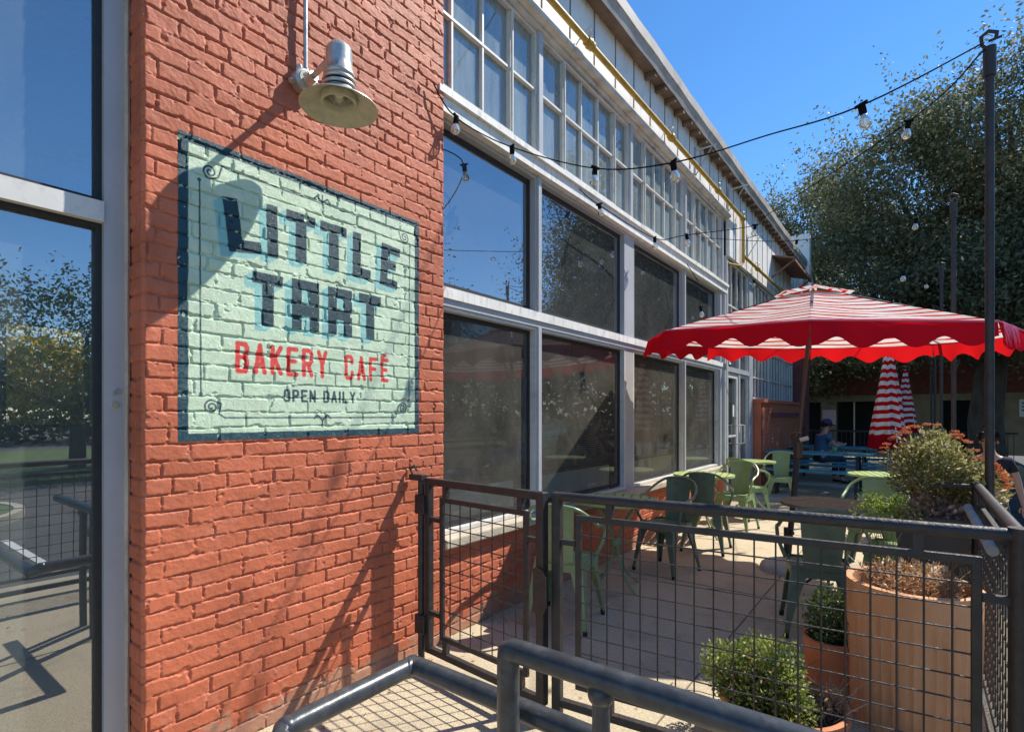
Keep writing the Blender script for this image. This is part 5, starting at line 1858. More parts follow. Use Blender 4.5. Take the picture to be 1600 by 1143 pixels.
# ================================================================== PLANTERS
def plant_cloud(name, cen, rad, n, leaf, m, parent, seed, shell=0.45, up=0.5, jit=0.0, asp=0.55):
    rng = np.random.default_rng(seed)
    d = rng.normal(size=(n, 3))
    d /= np.linalg.norm(d, axis=1)[:, None]
    q = rng.uniform(shell ** 3, 1, (n, 1)) ** (1 / 3)
    bump = 1 + 0.10 * np.sin(6 * d[:, :1] + seed) + 0.08 * np.sin(9 * d[:, 1:2] + 5 * d[:, 2:])
    p = d * q * bump * np.array(rad) + np.array(cen) + rng.normal(size=(n, 3)) * jit
    return leaf_mesh(name, p, m, parent, leaf, rng, up=up, asp=asp, direction=d * 0.8)


def stems(name, base, n, ln_, m, parent, seed, spread=0.10, lean=0.5, r=0.0022):
    rng = random.Random(seed)
    s_ = MB()
    for k in range(n):
        a, rr = rng.uniform(0, 2 * PI), spread * math.sqrt(rng.random())
        p = Vector(base) + Vector((rr * math.cos(a), rr * math.sin(a), 0))
        d = Vector((rng.uniform(-1, 1) * lean, rng.uniform(-1, 1) * lean, 1)).normalized()
        l = ln_ * rng.uniform(0.5, 1.2)
        q1 = p + d * l * 0.5 + Vector((rng.uniform(-.02, .02), rng.uniform(-.02, .02), 0))
        q2 = p + d * l + Vector((rng.uniform(-.06, .06), rng.uniform(-.06, .06), -0.02))
        s_.tube([p, q1, q2], [r, r * 0.8, r * 0.4], 4)
    return s_.build(name, m, parent)


# tall fluted terracotta planter
tp_ = empty('terracotta_planter', (-0.015, 3.16, 0), 0, 'tall fluted terracotta planter full of dried stems inside the fence corner', 'planter')
V_, F_ = [], []
na, nzz = 160, 14
for i in range(nzz + 1):
    t_ = i / nzz
    z = 0.655 * t_
    for j_ in range(na):
        a = 2 * PI * j_ / na
        r = 0.243 + 0.020 * t_ + (0.0038 * (1 if math.sin(40 * a) > 0 else -1) if 0.5 < i < nzz - 2 else 0.0)
        V_.append((r * math.cos(a), r * math.sin(a), z + (0.004 * math.sin(5 * a) if i == nzz else 0)))
for i in range(nzz):
    for j_ in range(na):
        F_.append((i * na + j_, i * na + (j_ + 1) % na, (i + 1) * na + (j_ + 1) % na, (i + 1) * na + j_))
MB().add(V_, F_).build('pot_wall', M['terra'], tp_, True)
MB().lathe([(0.262, 0.652), (0.266, 0.660), (0.245, 0.664), (0.236, 0.655), (0.232, 0.56)], (0, 0, 0), 64).build('rim', M['terra'], tp_, True)
MB().lathe([(0.0001, 0.60), (0.10, 0.605), (0.235, 0.585)], (0, 0, 0), 40).build('soil', M['soil'], tp_, True)
dp_ = empty('dried_plant', (-0.015, 3.16, 0.60), 0, 'tangle of dried orange and straw stems filling the tall terracotta planter', 'plant')
stems('dry_stalks', (0, 0, 0), 260, 0.17, M['dry'], dp_, 3, 0.20, 0.9, 0.0018)
plant_cloud('dry_leaves', (0, 0, 0.06), (0.21, 0.21, 0.085), 1700, 0.022, M['dry'], dp_, 5, 0.1, 0.3, 0.012, 0.4)
# low bowl with lime shrub
bw = empty('terracotta_bowl', (-0.475, 2.63, 0), 0, 'low round terracotta bowl just behind the wire fence holding the lime green shrub', 'planter')
MB().lathe([(0.0001, 0.0), (0.19, 0.0), (0.215, 0.08), (0.240, 0.145), (0.245, 0.15), (0.262, 0.152), (0.266, 0.19), (0.250, 0.196), (0.240, 0.19), (0.232, 0.14)], (0, 0, 0), 56).build('bowl_wall', M['terra2'], bw, True)
MB().lathe([(0.0001, 0.155), (0.236, 0.145)], (0, 0, 0), 36).build('soil', M['soil'], bw, True)
sb_ = empty('shrub', (-0.56, 2.60, 0.15), 0, 'rounded lime green shrub growing in the low terracotta bowl', 'shrub')
for (cx_, cy_, cz_, rx_, rz_, n_, sd0) in ((-0.11, -0.02, 0.13, 0.135, 0.125, 1900, 6), (0.03, 0.01, 0.175, 0.15, 0.130, 2300, 61), (0.10, -0.03, 0.12, 0.115, 0.12, 1400, 62), (-0.02, -0.08, 0.09, 0.15, 0.10, 1300, 63)):
    plant_cloud('foliage', (cx_, cy_, cz_), (rx_, rx_, rz_), n_, 0.0195, M['shrub'], sb_, sd0, 0.25, 0.7, 0.009, 0.55)
plant_cloud('dead_leaves', (0.0, -0.02, 0.12), (0.19, 0.17, 0.13), 420, 0.02, M['dry'], sb_, 64, 0.5, 0.3, 0.01, 0.5)
plant_cloud('foliage', (0.12, -0.07, 0.06), (0.12, 0.10, 0.08), 700, 0.022, M['shrub'], sb_, 8, 0.2, 0.7, 0.006, 0.55)
stems('stems', (0, 0, 0), 60, 0.24, M['bark'], sb_, 8, 0.08, 0.8, 0.003)
ds_ = empty('withered_plant', (-0.31, 2.68, 0.15), 0, 'sparse withered stems at the right of the low terracotta bowl', 'plant')
stems('dry_stalks', (0, 0, 0), 46, 0.20, M['pinkdry'], ds_, 13, 0.09, 0.8, 0.0018)
plant_cloud('dry_leaves', (0, 0, 0.05), (0.12, 0.11, 0.07), 260, 0.02, M['dry'], ds_, 14, 0.1, 0.3, 0.01, 0.4)
# mid pot
mp_ = empty('terracotta_pot', (-0.345, 3.20, 0), 0, 'straight orange terracotta pot pressed against the tall planter', 'planter')
MB().lathe([(0.0001, 0.0), (0.115, 0.0), (0.132, 0.27), (0.136, 0.30), (0.122, 0.305), (0.115, 0.26)], (0, 0, 0), 40).build('pot_wall', M['terra2'], mp_, True)
MB().lathe([(0.0001, 0.275), (0.118, 0.265)], (0, 0, 0), 30).build('soil', M['soil'], mp_, True)
s3 = empty('shrub', (-0.345, 3.20, 0.27), 0, 'small dark green shrub in the straight orange pot, left of the tall planter', 'shrub')
plant_cloud('foliage', (0.0, 0.0, 0.13), (0.135, 0.13, 0.17), 2300, 0.022, M['shrub2'], s3, 16, 0.2, 0.6, 0.008, 0.5)
stems('stems', (0, 0, 0), 40, 0.2, M['bark'], s3, 18, 0.05, 0.5, 0.003)
# charcoal box on the rail with mums
bx = empty('rail_planter', (0.075, 3.97, 0), 0, 'charcoal square planter box hung by the side fence under the mums', 'planter')
b = MB()
hw, hb_ = 0.178, 0.147
for (x0, y0, x1, y1) in ((-1, -1, 1, -1), (1, -1, 1, 1), (1, 1, -1, 1), (-1, 1, -1, -1)):
    b.add([(x0 * hb_, y0 * hb_, 0.61), (x1 * hb_, y1 * hb_, 0.61), (x1 * hw, y1 * hw, 0.875), (x0 * hw, y0 * hw, 0.875), (x0 * (hb_ - .012), y0 * (hb_ - .012), 0.62), (x1 * (hb_ - .012), y1 * (hb_ - .012), 0.62), (x1 * (hw - .012), y1 * (hw - .012), 0.875), (x0 * (hw - .012), y0 * (hw - .012), 0.875)], [(0, 1, 2, 3), (5, 4, 7, 6), (3, 2, 6, 7)])
b.add([(-hb_, -hb_, .61), (hb_, -hb_, .61), (hb_, hb_, .61), (-hb_, hb_, .61)], [(0, 3, 2, 1)])
b.build('box_wall', M['box_grey'], bx)
MB().bar((-0.1, -0.1, 0.0), (-0.1, -0.1, 0.61), 0.04).bar((0.1, 0.1, 0.0), (0.1, 0.1, 0.61), 0.04).bar((-0.1, 0.1, 0), (-0.1, 0.1, 0.61), 0.04).bar((0.1, -0.1, 0), (0.1, -0.1, 0.61), 0.04).build('stand', M['iron'], bx)
MB().box(-0.160, 0.160, -0.160, 0.160, 0.82, 0.84).build('soil', M['soil'], bx)
mm = empty('mum_bush', (0.075, 4.0, 0.842), 0, 'big bushy mum plant with rusty orange blooms in the charcoal box', 'plant')
plant_cloud('foliage', (0.0, 0.03, 0.33), (0.225, 0.25, 0.25), 5000, 0.030, M['mum'], mm, 26, 0.2, 0.5, 0.014, 0.5)
plant_cloud('foliage', (0.22, 0.02, 0.22), (0.16, 0.17, 0.17), 1800, 0.030, M['mum'], mm, 27, 0.2, 0.5, 0.012, 0.5)
plant_cloud('dry_leaves', (-0.01, -0.10, 0.05), (0.20, 0.13, 0.10), 900, 0.034, M['pinkdry'], mm, 28, 0.2, 0.3, 0.015, 0.6)
stems('stems', (0, 0, 0), 90, 0.36, M['dry'], mm, 29, 0.12, 0.6, 0.003)
rngf = np.random.default_rng(77)
fl = []
for k in range(60):
    a = rngf.uniform(-0.9, 1.2)
    cx_, cz_, rx_, rz_ = (-0.02, 0.36, 0.26, 0.27) if k % 2 else (0.22, 0.25, 0.15, 0.17)
    ang = rngf.uniform(0.15, PI - 0.15) if k % 2 else rngf.uniform(-0.1, 1.8)
    yy = rngf.uniform(-0.16, 0.12)
    c_ = np.array((cx_ + rx_ * math.cos(ang), yy, cz_ + rz_ * math.sin(ang) * math.sqrt(max(0, 1 - (yy / 0.28) ** 2))))
    for q in range(26):
        b_ = rngf.uniform(0, 2 * PI)
        fl.append(c_ + np.array((math.cos(b_) * 0.022 * rngf.random() ** .5, math.sin(b_) * 0.022 * rngf.random() ** .5, rngf.uniform(-0.004, 0.006))))
leaf_mesh('blooms', np.array(fl), M['mumfl'], mm, 0.018, rngf, up=0.2)
fn = empty('fern_plant', (-0.135, 3.66, 0.07), 0, 'feathery yellow green plant spilling left of the mum bush', 'plant')
mm.scale = (0.88, 0.88, 0.88)
fn.scale = (0.9, 0.9, 1.0)
rngf = np.random.default_rng(78)
fp = []
for k in range(46):
    a = rngf.uniform(0, 2 * PI); el = rngf.uniform(-0.15, 1.1)
    d = np.array((math.cos(a) * math.cos(el), math.sin(a) * math.cos(el), math.sin(el)))
    for q in range(34):
        t_ = q / 34
        fp.append(np.array((0, 0, 0.84)) + d * 0.19 * t_ + np.array((0, 0, -0.07 * t_ * t_)) + rngf.normal(size=3) * (0.006 + 0.012 * t_))
leaf_mesh('fronds', np.array(fp), M['fern'], fn, 0.026, rngf, up=0.1, asp=0.25)
MB().box(-0.1, 0.1, -0.1, 0.1, -0.07, 0.0).build('foot_block', M['box_grey'], fn)
stems('stems', (0, 0, 0.32), 26, 0.5, M['fern'], fn, 30, 0.04, 0.16, 0.003)
MB().lathe([(0.0001, 0.0), (0.09, 0.0), (0.125, 0.33), (0.13, 0.34), (0.118, 0.34), (0.11, 0.31), (0.0001, 0.31)], (0, 0, 0), 30).build('pot', M['box_grey'], fn, True)

# ================================================================== PEOPLE
def skin_mesh(name, vs_, es_, rs_, m, parent, sub=2):
    me = bpy.data.meshes.new(name)
    me.from_pydata([tuple(v) for v in vs_], es_, [])
    o = bpy.data.objects.new(name, me)
    COL.objects.link(o)
    sk = o.modifiers.new('skin', 'SKIN')
    sk.use_smooth_shade = True
    for i, r in enumerate(rs_):
        me.skin_vertices[0].data[i].radius = r if isinstance(r, tuple) else (r, r)
    me.skin_vertices[0].data[0].use_root = True
    ss = o.modifiers.new('sub', 'SUBSURF')
    ss.levels = ss.render_levels = sub
    dg = bpy.context.evaluated_depsgraph_get()
    me2 = bpy.data.meshes.new_from_object(o.evaluated_get(dg))
    me2.materials.clear()
    me2.materials.append(m)
    me2.shade_smooth()
    o.modifiers.clear()
    o.data = me2
    if parent: o.parent = parent
    return o


def person(loc, rz, label, pose, shirt, trousers, hair, cap=None, sleeve=0.55, long_hair=False):
    """faces local -Y.  pose: dict of joints in metres"""
    p = empty('person', loc, rz, label, 'person')
    J = {k: Vector(v) for k, v in pose.items()}
    names, vs_, rs_, es_ = [], [], [], []

    def add(n, v, r, to=None):
        names.append(n); vs_.append(Vector(v)); rs_.append(r)
        if to is not None: es_.append((names.index(to), len(vs_) - 1))

    pel, ch, nk, hd_ = J['pelvis'], J['chest'], J['neck'], J['head']
    add('pelvis', pel, (0.15, 0.11))
    add('waist', pel.lerp(ch, 0.45), (0.125, 0.095), 'pelvis')
    add('chest', ch, (0.138, 0.095), 'waist')
    add('nb', ch.lerp(nk, 0.75), (0.085, 0.075), 'chest')
    add('neck', nk, 0.052, 'nb')
    fw = J.get('face', Vector((0, -1, 0))).normalized()
    add('jaw', hd_ + Vector((0, 0, -0.055)) + fw * 0.012, (0.062, 0.066), 'neck')
    add('skull', hd_ + Vector((0, 0, 0.03)), (0.076, 0.092), 'jaw')
    add('crown', hd_ + Vector((0, 0, 0.085)) - fw * 0.01, (0.052, 0.06), 'skull')
    hands = []
    for s in ('L', 'R'):
        sh_, el, wr_ = J['sh' + s], J['el' + s], J['wr' + s]
        add('sh' + s, sh_, 0.060, 'chest')
        add('el' + s, el, 0.040, 'sh' + s)
        add('wr' + s, wr_, 0.026, 'el' + s)
        d = (wr_ - el).normalized()
        palm = wr_ + d * 0.055
        add('palm' + s, palm, (0.034, 0.018), 'wr' + s)
        side = d.cross(Vector((0, 1, 0.2))).normalized()
        nrm = side.cross(d).normalized()
        for f_, (off, ln_) in enumerate(((-0.027, 0.062), (-0.009, 0.074), (0.009, 0.068), (0.026, 0.052))):
            b0 = palm + side * off + d * 0.022
            b1 = b0 + d * ln_ * 0.55 + nrm * 0.006
            b2 = b1 + d * ln_ * 0.40 + nrm * 0.020
            add('f%d%s' % (f_, s), b0, 0.0095, 'palm' + s)
            add('g%d%s' % (f_, s), b1, 0.0085, 'f%d%s' % (f_, s))
            add('h%d%s' % (f_, s), b2, 0.0070, 'g%d%s' % (f_, s))
        t0 = palm - d * 0.03 - side * 0.034
        add('t0' + s, t0, 0.011, 'palm' + s)
        add('t1' + s, t0 + d * 0.035 - side * 0.018, 0.0095, 't0' + s)
        add('t2' + s, t0 + d * 0.060 - side * 0.014 + nrm * 0.01, 0.008, 't1' + s)
        hp_, kn, an = J['hip' + s], J['kn' + s], J['an' + s]
        add('hip' + s, hp_, 0.088, 'pelvis')
        add('kn' + s, kn, 0.058, 'hip' + s)
        add('an' + s, an, 0.040, 'kn' + s)
        add('toe' + s, an + Vector((0, -0.15, -0.05)), (0.042, 0.028), 'an' + s)
    body = skin_mesh('body', vs_, es_, rs_, M['skin'], p)
    # shirt: torso and upper arms
    g = 1.13
    v2 = [pel.lerp(ch, 0.02), pel.lerp(ch, 0.45), ch, ch.lerp(nk, 0.78)]
    r2 = [(0.160, 0.128), (0.142, 0.120), (0.156, 0.128), (0.098, 0.088)]
    e2 = [(0, 1), (1, 2), (2, 3)]
    for s in ('L', 'R'):
        v2.append(J['sh' + s]); r2.append(0.066); e2.append((2, len(v2) - 1))
        e_ = J['sh' + s].lerp(J['el' + s], min(1, sleeve)) if sleeve <= 1 else J['el' + s]
        v2.append(e_); r2.append(0.060); e2.append((len(v2) - 2, len(v2) - 1))
    skin_mesh('shirt', v2, e2, r2, shirt, p)
    v3, r3, e3 = [pel + Vector((0, 0, 0.04)), pel], [(0.158, 0.118), (0.162, 0.122)], [(0, 1)]
    for s in ('L', 'R'):
        v3 += [J['hip' + s], J['kn' + s], J['an' + s] + Vector((0, 0, 0.04))]
        n = len(v3)
        r3 += [0.100, 0.074, 0.060]
        e3 += [(1, n - 3), (n - 3, n - 2), (n - 2, n - 1)]
        MB().ball(J['an' + s] + Vector((0, -0.07, -0.045)), 0.05, 10, (0.85, 2.5, 0.75)).build('shoe', M['tyre'], p, 'all')
    skin_mesh('trousers', v3, e3, r3, trousers, p)
    # face
    up = Vector((0, 0, 1)); rt = fw.cross(up).normalized()
    for s in (-1, 1):
        MB().ball(hd_ + fw * 0.082 + rt * s * 0.031 + up * 0.008, 0.010, 8).build('eye', M['eye'], p, 'all')
        MB().ball(hd_ + rt * s * 0.080 - fw * 0.005 - up * 0.005, 0.030, 8, (0.45, 0.7, 1.0)).build('ear', M['skin'], p, 'all')
        MB().tube([hd_ + fw * 0.088 + rt * s * 0.045 + up * 0.030, hd_ + fw * 0.093 + rt * s * 0.018 + up * 0.033], 0.004, 5).build('eyebrow', hair, p)
    MB().tube([hd_ + fw * 0.085 + up * 0.015, hd_ + fw * 0.108 - up * 0.022, hd_ + fw * 0.088 - up * 0.030], [0.007, 0.013, 0.008], 8).build('nose', M['skin'], p, 'all')
    MB().tube([hd_ + fw * 0.082 + rt * 0.022 - up * 0.054, hd_ + fw * 0.090 - up * 0.055, hd_ + fw * 0.082 - rt * 0.022 - up * 0.054], 0.0055, 6).build('mouth', M['lip'], p, 'all')
    # hair as a shell of small tufts over the skull
    rng = np.random.default_rng(int(abs(loc[0]) * 100) + 3)
    n = 1500
    d = rng.normal(size=(n, 3)); d[:, 2] = np.abs(d[:, 2]) * 0.9 - (0.65 if long_hair else 0.22)
    d /= np.linalg.norm(d, axis=1)[:, None]
    fwn = np.array(fw)
    keep = (d @ fwn < 0.45) | (d[:, 2] > 0.62)
    d = d[keep]
    pts = np.array(hd_ + up * 0.028) + d * np.array((0.090, 0.104, 0.108)) * rng.uniform(0.93, 1.10, (len(d), 1))
    MB().ball(hd_ + up * 0.045 - fw * 0.016, 0.092, 16, (0.95, 1.0, 0.92)).build('hair', hair, p, 'all')
    leaf_mesh('hair_tufts', pts, hair, p, 0.035, rng, up=-0.1, asp=0.5)
    if cap:
        cp = MB().lathe([(0.101, -0.01), (0.103, 0.03), (0.090, 0.07), (0.055, 0.098), (0.0001, 0.108)], hd_ + up * 0.045, 20)
        co = cp.build('cap', cap, p, 'all')
        bm = MB()
        ct = hd_ + up * 0.045
        arc = [ct + (fw * math.cos(a) + rt * math.sin(a)) * 0.100 for a in [k * 0.2 - 1.0 for k in range(11)]]
        ar2 = [ct + fw * 0.075 + (fw * math.cos(a) + rt * math.sin(a)) * 0.105 - up * 0.012 for a in [k * 0.2 - 1.0 for k in range(11)]]
        n_ = 11
        bm.add(arc + ar2 + [q + up * 0.005 for q in arc] + [q + up * 0.005 for q in ar2], [(i, i + 1, n_ + i + 1, n_ + i) for i in range(n_ - 1)] + [(2 * n_ + i, 3 * n_ + i, 3 * n_ + i + 1, 2 * n_ + i + 1) for i in range(n_ - 1)] + [(n_ + i, n_ + i + 1, 3 * n_ + i + 1, 3 * n_ + i) for i in range(n_ - 1)])
        bm.build('visor', cap, co)
    return p


STAND = dict(pelvis=(0, 0, 0.95), chest=(0, 0.0, 1.30), neck=(0, -0.01, 1.47), head=(0, -0.03, 1.60), shL=(-0.165, 0, 1.36), shR=(0.165, 0, 1.36),
             elL=(-0.235, 0.03, 1.10), elR=(0.25, 0.03, 1.10), wrL=(-0.22, -0.08, 0.88), wrR=(0.29, -0.06, 0.87),
             hipL=(-0.10, 0, 0.90), hipR=(0.10, 0, 0.90), knL=(-0.11, -0.10, 0.50), knR=(0.11, 0.03, 0.50), anL=(-0.11, -0.06, 0.09), anR=(0.11, 0.20, 0.10))
SIT = dict(pelvis=(0, 0.02, 0.55), chest=(0, -0.05, 0.92), neck=(0, -0.10, 1.09), head=(0, -0.14, 1.22), shL=(-0.19, -0.06, 1.01), shR=(0.19, -0.06, 1.01),
           elL=(-0.24, -0.18, 0.80), elR=(0.24, -0.18, 0.80), wrL=(-0.14, -0.40, 0.82), wrR=(0.12, -0.40, 0.82),
           hipL=(-0.10, 0, 0.53), hipR=(0.10, 0, 0.53), knL=(-0.13, -0.42, 0.54), knR=(0.13, -0.42, 0.54), anL=(-0.13, -0.38, 0.09), anR=(0.13, -0.38, 0.09))


def pose(base, **k):
    d = dict(base)
    d.update(k)
    return d


person((0.70, 8.42, -0.45), R(-2), 'person in a black t-shirt walking outside the side fence, half hidden by the near pole', pose(STAND, face=(-0.30, -1, -0.1), head=(-0.01, -0.05, 1.595)), M['black_cloth'], M['denim'], M['hair'])
person((-1.62, 13.05, 0.0), R(127), 'person in a blue shirt and dark cap sitting at the far picnic table', pose(SIT, face=(0, -1, -0.15)), M['blue_cloth'], M['denim'], M['hair'], cap=M['navy'])
person((-3.02, 4.50, 0.0), R(60), 'person in a mint green blouse standing behind the second shop window', pose(STAND, face=(0, -1, -0.3), elR=(0.28, -0.08, 1.14), wrR=(0.20, -0.28, 1.05)), M['mint_cloth'], M['denim'], M['hair'], long_hair=True)
STOOL = {k: (v[0], v[1], v[2] + 0.15) for k, v in SIT.items()}
STOOL['anL'] = (-0.13, -0.30, 0.30); STOOL['anR'] = (0.13, -0.30, 0.30)
stripe_shirt = bpy.data.materials.new('striped shirt')
N, L = nodes(stripe_shirt)
wv_ = N.new('ShaderNodeTexWave'); wv_.inputs['Scale'].default_value = 14; wv_.inputs['Distortion'].default_value = 1.5
tc_ = N.new('ShaderNodeTexCoord'); L.new(tc_.outputs['Object'], wv_.inputs['Vector'])
wv_.bands_direction = 'Z'
cr_ = N.new('ShaderNodeValToRGB'); cr_.color_ramp.elements[0].position = 0.45; cr_.color_ramp.elements[1].position = 0.55
cr_.color_ramp.elements[0].color = (0.03, 0.03, 0.035, 1); cr_.color_ramp.elements[1].color = (0.62, 0.60, 0.52, 1)
L.new(wv_.outputs[0], cr_.inputs[0]); L.new(cr_.outputs[0], N['Principled BSDF'].inputs['Base Color'])
person((-3.18, 5.62, 0.0), R(100), 'person in a striped shirt bent over the counter behind the second shop window', pose(STOOL, face=(0, -1, -0.5)), stripe_shirt, M['denim'], M['hair'], sleeve=0.9)
person((-3.18, 4.0, 0.0), R(75), 'grey haired person seated at the counter behind the nearest shop window', pose(STOOL, face=(0, -1, -0.4)), M['blue_cloth'], M['denim'], M['hair_grey'], sleeve=0.9)

# window counter, stools, tumbler, lanterns inside
ct = empty('window_counter', (-2.80, 5.5, 0), 0, 'varnished wood counter running along the inside of the shop windows', 'counter')
MB().box(-0.15, 0.19, -2.95, 3.2, 0.89, 0.93).build('counter_top', M['wood'], ct, bevel=0.004)
for yy in (-2.8, 0, 3.0):
    MB().bar((0, yy, 0), (0, yy, 0.89), 0.05).build('leg', M['iron'], ct)
for k, (yy, lb) in enumerate(((4.62 - 0.62, 'bar stool under the grey haired person inside the nearest window'), (5.62, 'bar stool under the person in the striped shirt inside the second window'))):
    s_ = empty('bar_stool', (-3.18, yy, 0), 0, lb, 'stool', 'stools at the window counter')
    MB().lathe([(0.0001, 0.62), (0.16, 0.62), (0.17, 0.60), (0.16, 0.58), (0.0001, 0.58)], (0, 0, 0), 24).build('seat', M['wood'], s_, True)
    for a in range(4):
        MB().tube([(0.09 * math.cos(a * PI / 2 + .78), 0.09 * math.sin(a * PI / 2 + .78), 0.58), (0.20 * math.cos(a * PI / 2 + .78), 0.20 * math.sin(a * PI / 2 + .78), 0)], 0.012, 6).build('leg', M['iron'], s_, True)
tb_ = MB().lathe([(0.0001, 0), (0.032, 0), (0.036, 0.12), (0.036, 0.15), (0.030, 0.165), (0.028, 0.19), (0.0001, 0.195)], (0, 0, 0), 20).build('tumbler', M['purple'], None, True, loc=(-2.80, 3.20, 0.93))
tag(tb_, 'tall purple tumbler standing on the counter inside the nearest window', 'tumbler')
bk = MB()
bk.lathe([(0.0001, 0), (0.10, 0), (0.14, 0.09), (0.135, 0.09), (0.097, 0.008)], (0, 0, 0), 20)
tag(bk.build('serving_bowl', M['galv'], None, True, loc=(-2.80, 3.00, 0.93)), 'shallow bowl next to the purple tumbler on the counter', 'bowl')
pk = MB().box(-0.06, 0.06, -0.05, 0.05, 0, 0.07)
tag(pk.build('pastry_box', M['wood'], None, bevel=0.01, loc=(-2.80, 3.50, 0.93)), 'small brown pastry box on the counter right of the purple tumbler', 'box')
lans = [(806, 577, 'nearest amber lantern, seen at the top right of the first shop window'), (893, 574, 'amber lantern seen high in the second shop window'), (996, 567, 'largest looking amber lantern, high in the third shop window'), (1032, 574, 'small amber lantern right of the largest one in the third shop window'), (1066, 580, 'amber lantern at the top left of the fourth shop window')]
for x, y, lb in lans:
    p_ = ray(x, y, X=-4.3)
    l_ = empty('pendant_lantern', p_, 0, lb, 'lantern', 'amber pendant lanterns inside the bakery')
    MB().lathe([(0.06, 0.13), (0.15, 0.06), (0.165, 0.0), (0.14, -0.07), (0.05, -0.13)], (0, 0, 0), 6).build('paper_shade', M['lamp_orange'], l_)
    MB().tube([(0, 0, 0.12), (0, 0, 5.0 - p_.z)], 0.004, 5).build('cord', M['cable'], l_)

# ================================================================== BACKGROUND
bb_ = empty('rear_building', (0, 26, 0), 0, 'low brick building with limestone piers and dark openings in the shade beyond the picnic tables', 'building')
bw_ = MB()
bw_.box(-9, 3.5, 0.0, 6, 2.25, 5.4)
bw_.box(3.3, 3.5, 0.45, 6, 0, 2.25)
bw_.box(-9, -4.6, 0.0, 0.4, 0, 2.0)
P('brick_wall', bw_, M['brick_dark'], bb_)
P('lintel', MB().box(-4.6, 3.5, -0.06, 0.3, 2.0, 2.25), M['conc_pier'], bb_)
for x0, x1 in ((-3.2, -2.62), (-0.25, 0.75), (2.3, 3.5)):
    P('pier', MB().box(x0, x1, -0.04, 0.5, 0, 2.0), M['conc_pier'], bb_)
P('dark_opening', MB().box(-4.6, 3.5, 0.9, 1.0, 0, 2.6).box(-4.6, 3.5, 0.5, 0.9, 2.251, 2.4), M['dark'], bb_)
P('glazing_bar', MB().box(-2.05, -2.0, 0.3, 0.35, 0, 2.0).box(-1.3, -1.26, 0.3, 0.35, 0, 2.0), M['galv'], bb_)
ps = MB().box(-0.25, 0.25, -0.012, 0, -0.32, 0.32).build('poster', M['pink_paper'], None, loc=(-2.88, 25.93, 1.35))
tag(ps, 'pale pink poster on the limestone pier behind the person in a cap', 'poster')
b2 = empty('shed', (8.5, 42, -0.45), 0, 'brick shed with a blue grey metal roof at the right edge beyond the trees', 'shed')
P('brick_wall', MB().box(-4.7, 6, 0, 8, 0, 1.95), M['brick_dark'], b2)
P('roof', MB().add([(-4.9, -0.3, 1.92), (6.2, -0.3, 1.92), (6.2, 5, 3.9), (-4.9, 5, 3.9), (-4.9, -0.3, 1.80), (6.2, -0.3, 1.80), (6.2, 8.2, 1.9), (-4.9, 8.2, 1.9)], [(0, 1, 2, 3), (0, 4, 5, 1), (3, 2, 6, 7), (0, 3, 7, 4), (1, 5, 6, 2)]), M['roof_blue'], b2)
P('window', MB().box(-2.6, -1.4, -0.02, 0.1, 0.75, 1.35), M['dark'], b2)
lp_ = empty('sign_post', (2.75, 21.0, -0.45), R(-10), 'thin dark post with a small white parking sign right of the near pole', 'sign')
MB().tube([(0, 0, 0), (0, 0, 2.5)], 0.05, 8).build('post', M['iron'], lp_, True)
so_ = MB().box(-0.36, -0.06, -0.02, 0.0, 1.85, 2.35).build('sign_plate', M['paper'], lp_)
MB().box(-0.31, -0.11, -0.024, -0.021, 2.02, 2.06).box(-0.31, -0.11, -0.024, -0.021, 2.12, 2.16).box(-0.31, -0.15, -0.024, -0.021, 2.22, 2.26).build('sign_lines', M['iron'], so_)
rl_ = empty('rear_railing', (0, 19.6, 0), 0, 'low dark railing in the shade in front of the rear building', 'railing')
MB().bar((-4, 0, 0.95), (2.2, 0, 0.95), 0.05).bar((-4, 0, 0.12), (2.2, 0, 0.12), 0.04).build('rails', M['iron'], rl_)
b = MB()
for k in range(52):
    b.bar((-4 + k * 0.12, 0, 0.12), (-4 + k * 0.12, 0, 0.95), 0.016)
b.build('balusters', M['iron'], rl_)

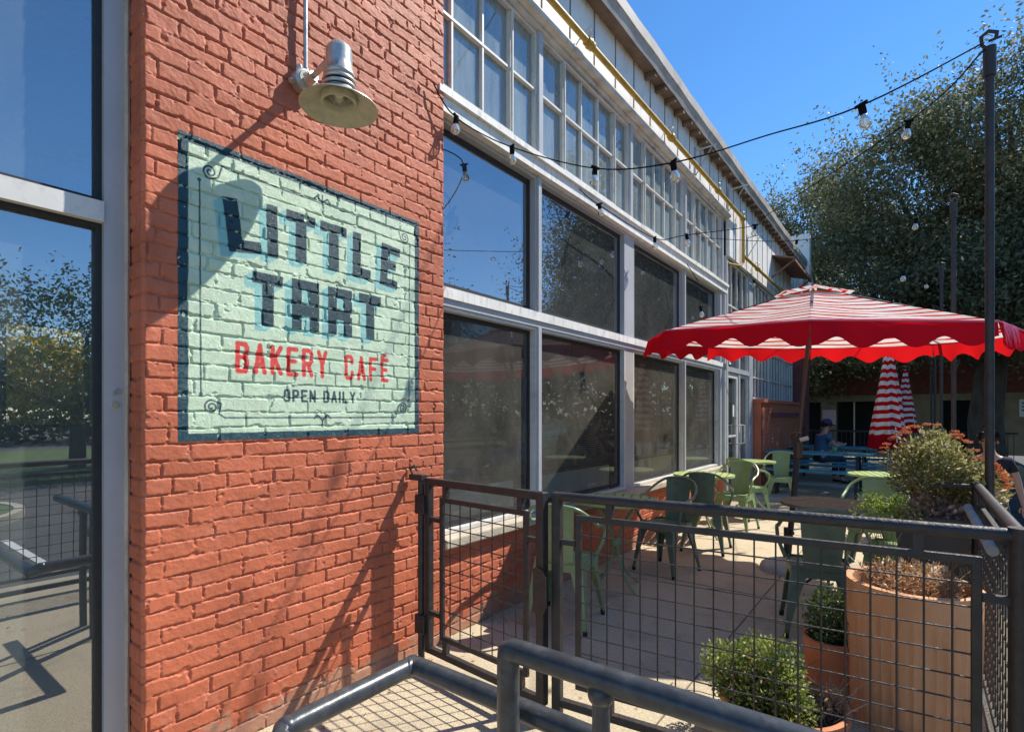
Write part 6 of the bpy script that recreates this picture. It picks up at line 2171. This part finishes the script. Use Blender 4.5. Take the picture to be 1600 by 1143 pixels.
# parked car at the right edge
car = empty('parked_car', (3.05, 12.6, -0.45), R(8), 'dark red parked car just entering the right edge behind the walking person', 'car')
prof = [(-2.15, 0.30), (-2.2, 0.55), (-2.12, 0.78), (-1.3, 0.93), (-0.75, 1.38), (0.2, 1.46), (1.1, 1.40), (1.75, 1.02), (2.15, 0.92), (2.22, 0.55), (2.15, 0.30)]
sec = [(-0.80, 0.90), (-0.88, 1.0), (0, 0)]
V_, F_ = [], []
ws = [(-0.86, 0.0), (-0.90, 0.25), (-0.86, 0.55), (0.86, 0.55), (0.90, 0.25), (0.86, 0.0)]
for (y, z) in prof:
    n_in = max(0, (z - 0.9)) * 0.42
    V_ += [(-0.88 + n_in, y, z), (-0.45, y, z + 0.02), (0.45, y, z + 0.02), (0.88 - n_in, y, z)]
    V_ += []
m_ = len(prof)
for i in range(m_ - 1):
    for j_ in range(3):
        a = i * 4 + j_
        F_.append((a, a + 1, a + 5, a + 4))
side_l = [i * 4 for i in range(m_)]
side_r = [i * 4 + 3 for i in range(m_)]
F_.append(tuple(side_l)); F_.append(tuple(reversed(side_r)))
MB().add(V_, F_).build('body', M['car'], car, True, bevel=0.05)
MB().add([(-0.895, -1.2, 0.93), (-0.72, -0.72, 1.33), (-0.70, 1.05, 1.34), (-0.885, 1.6, 0.98)], [(0, 1, 2, 3), ]).build('side_window', M['glass_left'], car)
MB().add([(-0.80, -1.27, 0.965), (0.80, -1.27, 0.965), (0.66, -0.78, 1.39), (-0.66, -0.78, 1.39)], [(0, 1, 2, 3)]).build('windscreen', M['glass_left'], car)
for sx in (-0.80, 0.80):
    for sy in (-1.35, 1.4):
        wh = MB()
        wh.tube([(sx - 0.11, sy, 0.32), (sx + 0.11, sy, 0.32)], 0.32, 24)
        wo = wh.build('wheel', M['tyre'], car, True)
        MB().tube([(sx - 0.12, sy, 0.32), (sx + 0.12, sy, 0.32)], 0.19, 16).build('rim', M['galv'], wo, True)
    MB().ball((sx * 0.8, -2.12, 0.68), 0.11, 12, (1.3, 0.5, 0.7)).build('headlight', M['bulb'], car, 'all')

# fallen leaves on the concrete
rng = np.random.default_rng(99)
n = 1300
xx_ = np.where(rng.random(n) < 0.45, -2.40 + np.abs(rng.normal(size=n)) * 0.16, rng.uniform(-2.3, 0.2, n))
pp_ = np.stack([xx_, rng.uniform(0.8, 16, n) , np.full(n, 0.006)], 1)
lv = leaf_mesh('leaf_litter', pp_, M['dry'], None, 0.030, rng, up=0.0)
vv = np.zeros(len(lv.data.vertices) * 3, np.float32)
lv.data.vertices.foreach_get('co', vv)
vv = vv.reshape(-1, 3); vv[:, 2] = 0.004 + np.abs(vv[:, 2] - 0.006) * 0.3
lv.data.vertices.foreach_set('co', vv.ravel())
tag(lv, kind='stuff')
